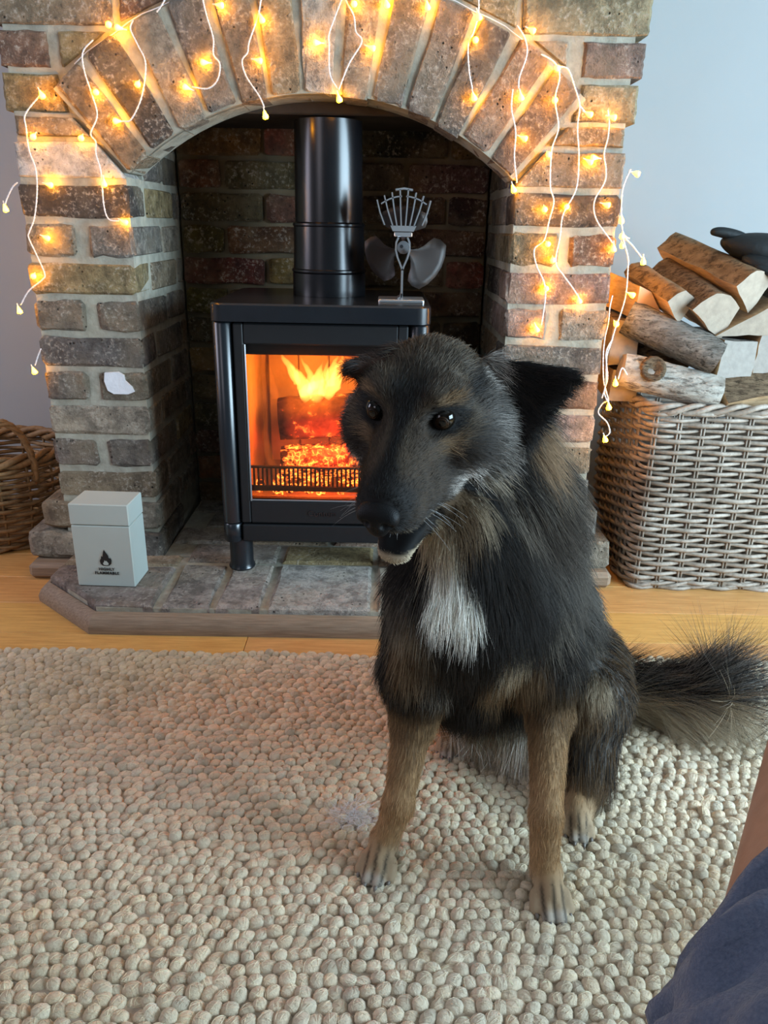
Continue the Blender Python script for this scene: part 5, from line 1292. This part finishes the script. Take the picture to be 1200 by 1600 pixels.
    bl = lambda A: (A[q[:, 0]]*(1-u)+A[q[:, 1]]*u)*(1-v)+(A[q[:, 3]]*(1-u)+A[q[:, 2]]*u)*v
    P0, Nn = bl(X), bl(N); Nn /= np.linalg.norm(Nn, axis=1)[:, None]
    W, L, li, fl, am = fields(P0); tg = tag_of[am]; r1, r2, r3 = rg.random(n), rg.random(n), rg.random(n)
    H = (P0-HT0)@HM
    # bare places: eyes, nose leather, mouth, pads
    ok = ~((np.hypot(np.abs(H[:, 0])-.0365, H[:, 2]-.020) < .0142) & (H[:, 1] > .035)); ok &= ~((np.hypot(H[:, 0], H[:, 2]+.040) < .018) & (H[:, 1] > .145))
    ok &= ~((np.abs(H[:, 2]+.103) < .0160) & (np.abs(H[:, 0]) < .026) & (H[:, 1] > .04)); ok &= P0[:, 2] > .010
    tt = tg == 'tail'
    A_, B_ = np.array(tl[0]), np.array(tl[3]); ax = (B_-A_)/np.linalg.norm(B_-A_)
    fan = (P0-A_)-((P0-A_)@ax)[:, None]*ax; fan /= np.linalg.norm(fan, axis=1)[:, None]+1e-9
    along = np.clip(((P0-A_)@ax)/np.linalg.norm(B_-A_), 0, 1)
    fl = np.where(tt[:, None], ax*(.75)+fan*(.35+.9*along[:, None])+np.array((0, -.1, .12)), fl)
    # forward lay on the narrow strip of the chest blaze, fringe on belly and hocks
    L = L*(.65+.7*r3); L = np.where((np.abs(P0[:, 0]-.31) < .05) & (tg == 'shank') & (P0[:, 2] < .11), L*2.0, L)
    L = np.where((tg == 'belly') & (P0[:, 2] < .13), L*1.6, L)
    L = np.where((tg == 'neck') | (tg == 'ruff'), L*1.1, L)
    clump = np.stack([wave(P0, 170, 21), wave(P0, 170, 22), wave(P0, 170, 23)], 1); jit = rg.normal(0, 1, (n, 3))
    f = fl+.35*clump*np.linalg.norm(fl, axis=1)[:, None]+.13*jit
    f -= Nn*(f*Nn).sum(1)[:, None]; f /= np.linalg.norm(f, axis=1)[:, None]+1e-9
    li = np.clip(li*(1+.5*rg.normal(size=n)), .08, 1.2); d0 = f+Nn*(li*1.15)[:, None]; d0 /= np.linalg.norm(d0, axis=1)[:, None]
    K = 5; ts = np.linspace(0, 1, K)[None, :, None]
    S = P0[:, None]-Nn[:, None]*.001+d0[:, None]*L[:, None, None]*ts+(f*.35-Nn*.12*li[:, None]*1.4)[:, None]*L[:, None, None]*ts**2*.6+np.array((0, 0, -.22))*L[:, None, None]*ts**2*np.where(tt, .15, .8)[:, None, None]
    S[:, :, 2] = np.maximum(S[:, :, 2], .013+.002*r1[:, None])
    col = paint(P0, tg, r1, r2)
    rad = np.where(np.isin(tg, ['leg', 'paw', 'toe', 'muzzle', 'foot']), .00016, .00022)[:, None]*np.array([1, 1, .9, .65, .2])[None]
    S, rad, col = S[ok], rad[ok], col[ok]
    hair_object('fur', S, rad, col, T, OFF, hair_mat('dog_fur', .22))
    # eyes, nose, claws, whiskers
    me_ = NT('dog_eye').pr(.04, 0, .6); me_.base((.004, .003, .002)); me_.b.inputs['IOR'].default_value = 1.38
    iris = NT('dog_iris').pr(.5, 0, .1); iris.base((.022, .010, .004))
    for s in (-1, 1):
        c = hl(s*.0362, .0478, .0200); ax = hd(s*.22, 1, .0)
        ey = MB().lathe([(max(.0001, .0140*sin(pi*i/14)), -.0140*cos(pi*i/14)) for i in range(15)], c, 24, axis=ax).build('eye', me_.m, T, True)
        MB().lathe([(.0042, .01342), (.0074, .01198), (.0074, .0116), (.0042, .0130)], c, 20, axis=ax, cap=False).build('iris', iris.m, ey, True)
    nose = NT('nose_leather').pr(.5, 0, .16); nose.base((.004, .004, .0045)); nose.bump(nose.voro(900), .4, .0006)
    G = Field(hl(0, .160, -.042)-.04, hl(0, .160, -.042)+.04, .0016)
    G.ell(hl(0, .157, -.038), (.0225, .0130, .0150), HM, .004).ell(hl(0, .160, -.046), (.0140, .0110, .0180), HM, .006)
    for s in (-1, 1): G.ell(hl(s*.0120, .1615, -.040), (.0100, .0080, .0095), HM, .004)
    for s in (-1, 1): G.sub(hl(s*.0098, .1690, -.0445), .0046, .003).sub(hl(s*.0155, .1660, -.0455), .0034, .002)
    for j in range(6): G.sub(hl(0, .1715, -.048-.0026*j), .0016, .002)
    nx, nq = G.run(); nm = np_mesh('nose', nx, nq, OFF); nm.materials.append(nose.m); o = bpy.data.objects.new('nose', nm); C.objects.link(o); o.parent = T
    cm = plain('horn_claw', (.16, .14, .12), .4)
    for p, d in claws:
        p = Vector(p); d = Vector(d); MB().tube([p-d*.003+Vector((0, 0, .002)), p+d*.0015+Vector((0, 0, .001)), p+d*.0045+Vector((0, 0, -.003))], [.0030, .0024, .0006], 6).build('claw', cm, T, True)
    k = 26; sd = np.where(np.arange(k) % 2, 1, -1); a = rg.random(k)
    B = np.stack([hl(s_*(.026+.006*u_), .122-.045*u_, -.054-.014*w_) for s_, u_, w_ in zip(sd, a, rg.random(k))])
    Dv = np.stack([hd(s_*(1.0+.3*rg.random()), -.25+.5*rg.normal()*.5, -.35+.35*rg.normal()) for s_ in sd]); Ln = rg.uniform(.02, .05, k)
    B2 = np.stack([hl(rg.uniform(-.02, .02), .118+.01*rg.random(), -.072) for _ in range(9)]); D2 = np.stack([hd(rg.normal()*.25, .5, -1) for _ in range(9)])
    B = np.concatenate([B, B2]); Dv = np.concatenate([Dv, D2]); Ln = np.concatenate([Ln, rg.uniform(.006, .013, 9)])
    S = B[:, None]+Dv[:, None]*Ln[:, None, None]*np.linspace(0, 1, 6)[None, :, None]+np.array((0, 0, -.3))*Ln[:, None, None]*np.linspace(0, 1, 6)[None, :, None]**2
    hair_object('whiskers', S, np.full((len(B), 6), .00014)*np.linspace(1, .3, 6)[None], np.full((len(B), 3), .55), T, OFF, hair_mat('whisker', .3))
build_dog()

# ---------------------------------------------------------------- the sitter's bare leg and shorts at the right
def build_person():
    OFF = (0.45, -1.2, 0.0)
    T = thing('person', 'person\'s bare tanned leg in blue-grey shorts, seated at the right edge', 'person', OFF)
    F = Field((0.12, -2.2, -0.01), (0.85, -0.5, 0.62), 0.007)
    hip, knee, ank = (0.123,-1.58,0.38), (0.387,-1.14,0.427), (0.70,-1.04,0.10)
    hip, knee, ank = map(np.array, (hip, knee, ank))
    F.cap(hip, knee, .073, .058, .03); F.cap(knee, knee+(ank-knee)*.35, .052, .054, .03); F.cap(knee+(ank-knee)*.3, ank, .055, .032, .03)
    F.cap(ank, ank+np.array((0, .02, -.035)), .032, .034, .02); F.cap(ank+np.array((.0, .03, -.045)), ank+np.array((.07, .17, -.06)), .034, .022, .02)
    X, Q = F.run(); me = np_mesh('leg', X, Q, OFF)
    t = NT('tanned_skin').pr(.5, 0, .4); n = t.noise(30, 4); t.base(t.mix(t.ramp(n, .3, .7), (.37, .20, .125), (.48, .275, .18))); t.b.inputs['Subsurface Weight'].default_value = .12; t.b.inputs['Subsurface Radius'].default_value = (.01, .004, .002)
    t.bump(t.noise(300, 3), .2, .001); me.materials.append(t.m); o = bpy.data.objects.new('leg', me); C.objects.link(o); o.parent = T
    N, ar = vnormals(X, Q); rg = np.random.default_rng(3); k = 5200; fi = rg.choice(len(Q), k, p=ar/ar.sum()); P = X[Q[fi]].mean(1); Nn = N[Q[fi, 0]]
    ok = (P-knee)@(ank-knee) > -.03; P, Nn = P[ok], Nn[ok]; k = len(P)
    d = (ank-knee)/np.linalg.norm(ank-knee)+Nn*.9+rg.normal(0, .35, (k, 3)); d /= np.linalg.norm(d, axis=1)[:, None]; L = rg.uniform(.007, .019, k)
    S = P[:, None]+d[:, None]*L[:, None, None]*np.linspace(0, 1, 4)[None, :, None]
    hair_object('leg_hair', S, np.full((k, 4), .00010), np.full((k, 3), .02), T, OFF, hair_mat('leg_hair_brown', .4))
    # shorts: a loose sleeve of cloth with folds, hem short of the knee
    ax = (knee-hip)/np.linalg.norm(knee-hip); ln = np.linalg.norm(knee-hip); e1 = np.cross(ax, (0, 0, 1)); e1 /= np.linalg.norm(e1); e2 = np.cross(e1, ax)
    m, r_ = 64, 46; V = []; hem = ln*.605
    HEMA = 3.3
    def rad(a, s):
        w = .0055*sin(a*3+s*30+sin(s*21)*1.2)+.0045*sin(a*4-s*46+1)+.0028*sin(a*8+s*60)+.003*abs(sin(a*2.5+s*22))
        return .0795+.002*s+w*1.2+(.008*max(0, sin(a-.4))**2)
    for layer in (0, 1):
        for i in range(r_):
            s = i/(r_-1); cs = hip+ax*(-.12+(hem+.12)*s)
            for j in range(m):
                a = 2*pi*j/m; rr = rad(a, s)*(1 if layer == 0 else .972)*(1-.10*s)+(.0030 if (layer == 0 and .93 < s < .95) else 0)
                sk = -.105*cos(a-HEMA)*s**3
                V.append(cs+ax*sk+(e1*cos(a)+e2*sin(a))*rr)
    Fc = []
    for i in range(r_-1):
        for j in range(m):
            k2 = (j+1) % m; Fc.append((i*m+j, i*m+k2, (i+1)*m+k2, (i+1)*m+j)); b = r_*m; Fc.append((b+i*m+j, b+(i+1)*m+j, b+(i+1)*m+k2, b+i*m+k2))
    for j in range(m):
        k2 = (j+1) % m; b = r_*m; e = (r_-1)*m; Fc.append((e+j, e+k2, b+e+k2, b+e+j))
    t = NT('blue_grey_cotton').pr(.9, 0, .2); n = t.noise(500, 3); t.base(t.mix(t.ramp(n, .3, .7), (.085, .105, .165), (.125, .145, .21))); t.bump(t.addv(n, t.mul(t.noise(25, 4), 3)), .35, .004); t.b.inputs['Sheen Weight'].default_value = .2
    MB().add(V, Fc).build('shorts', t.m, T, True)
build_person()
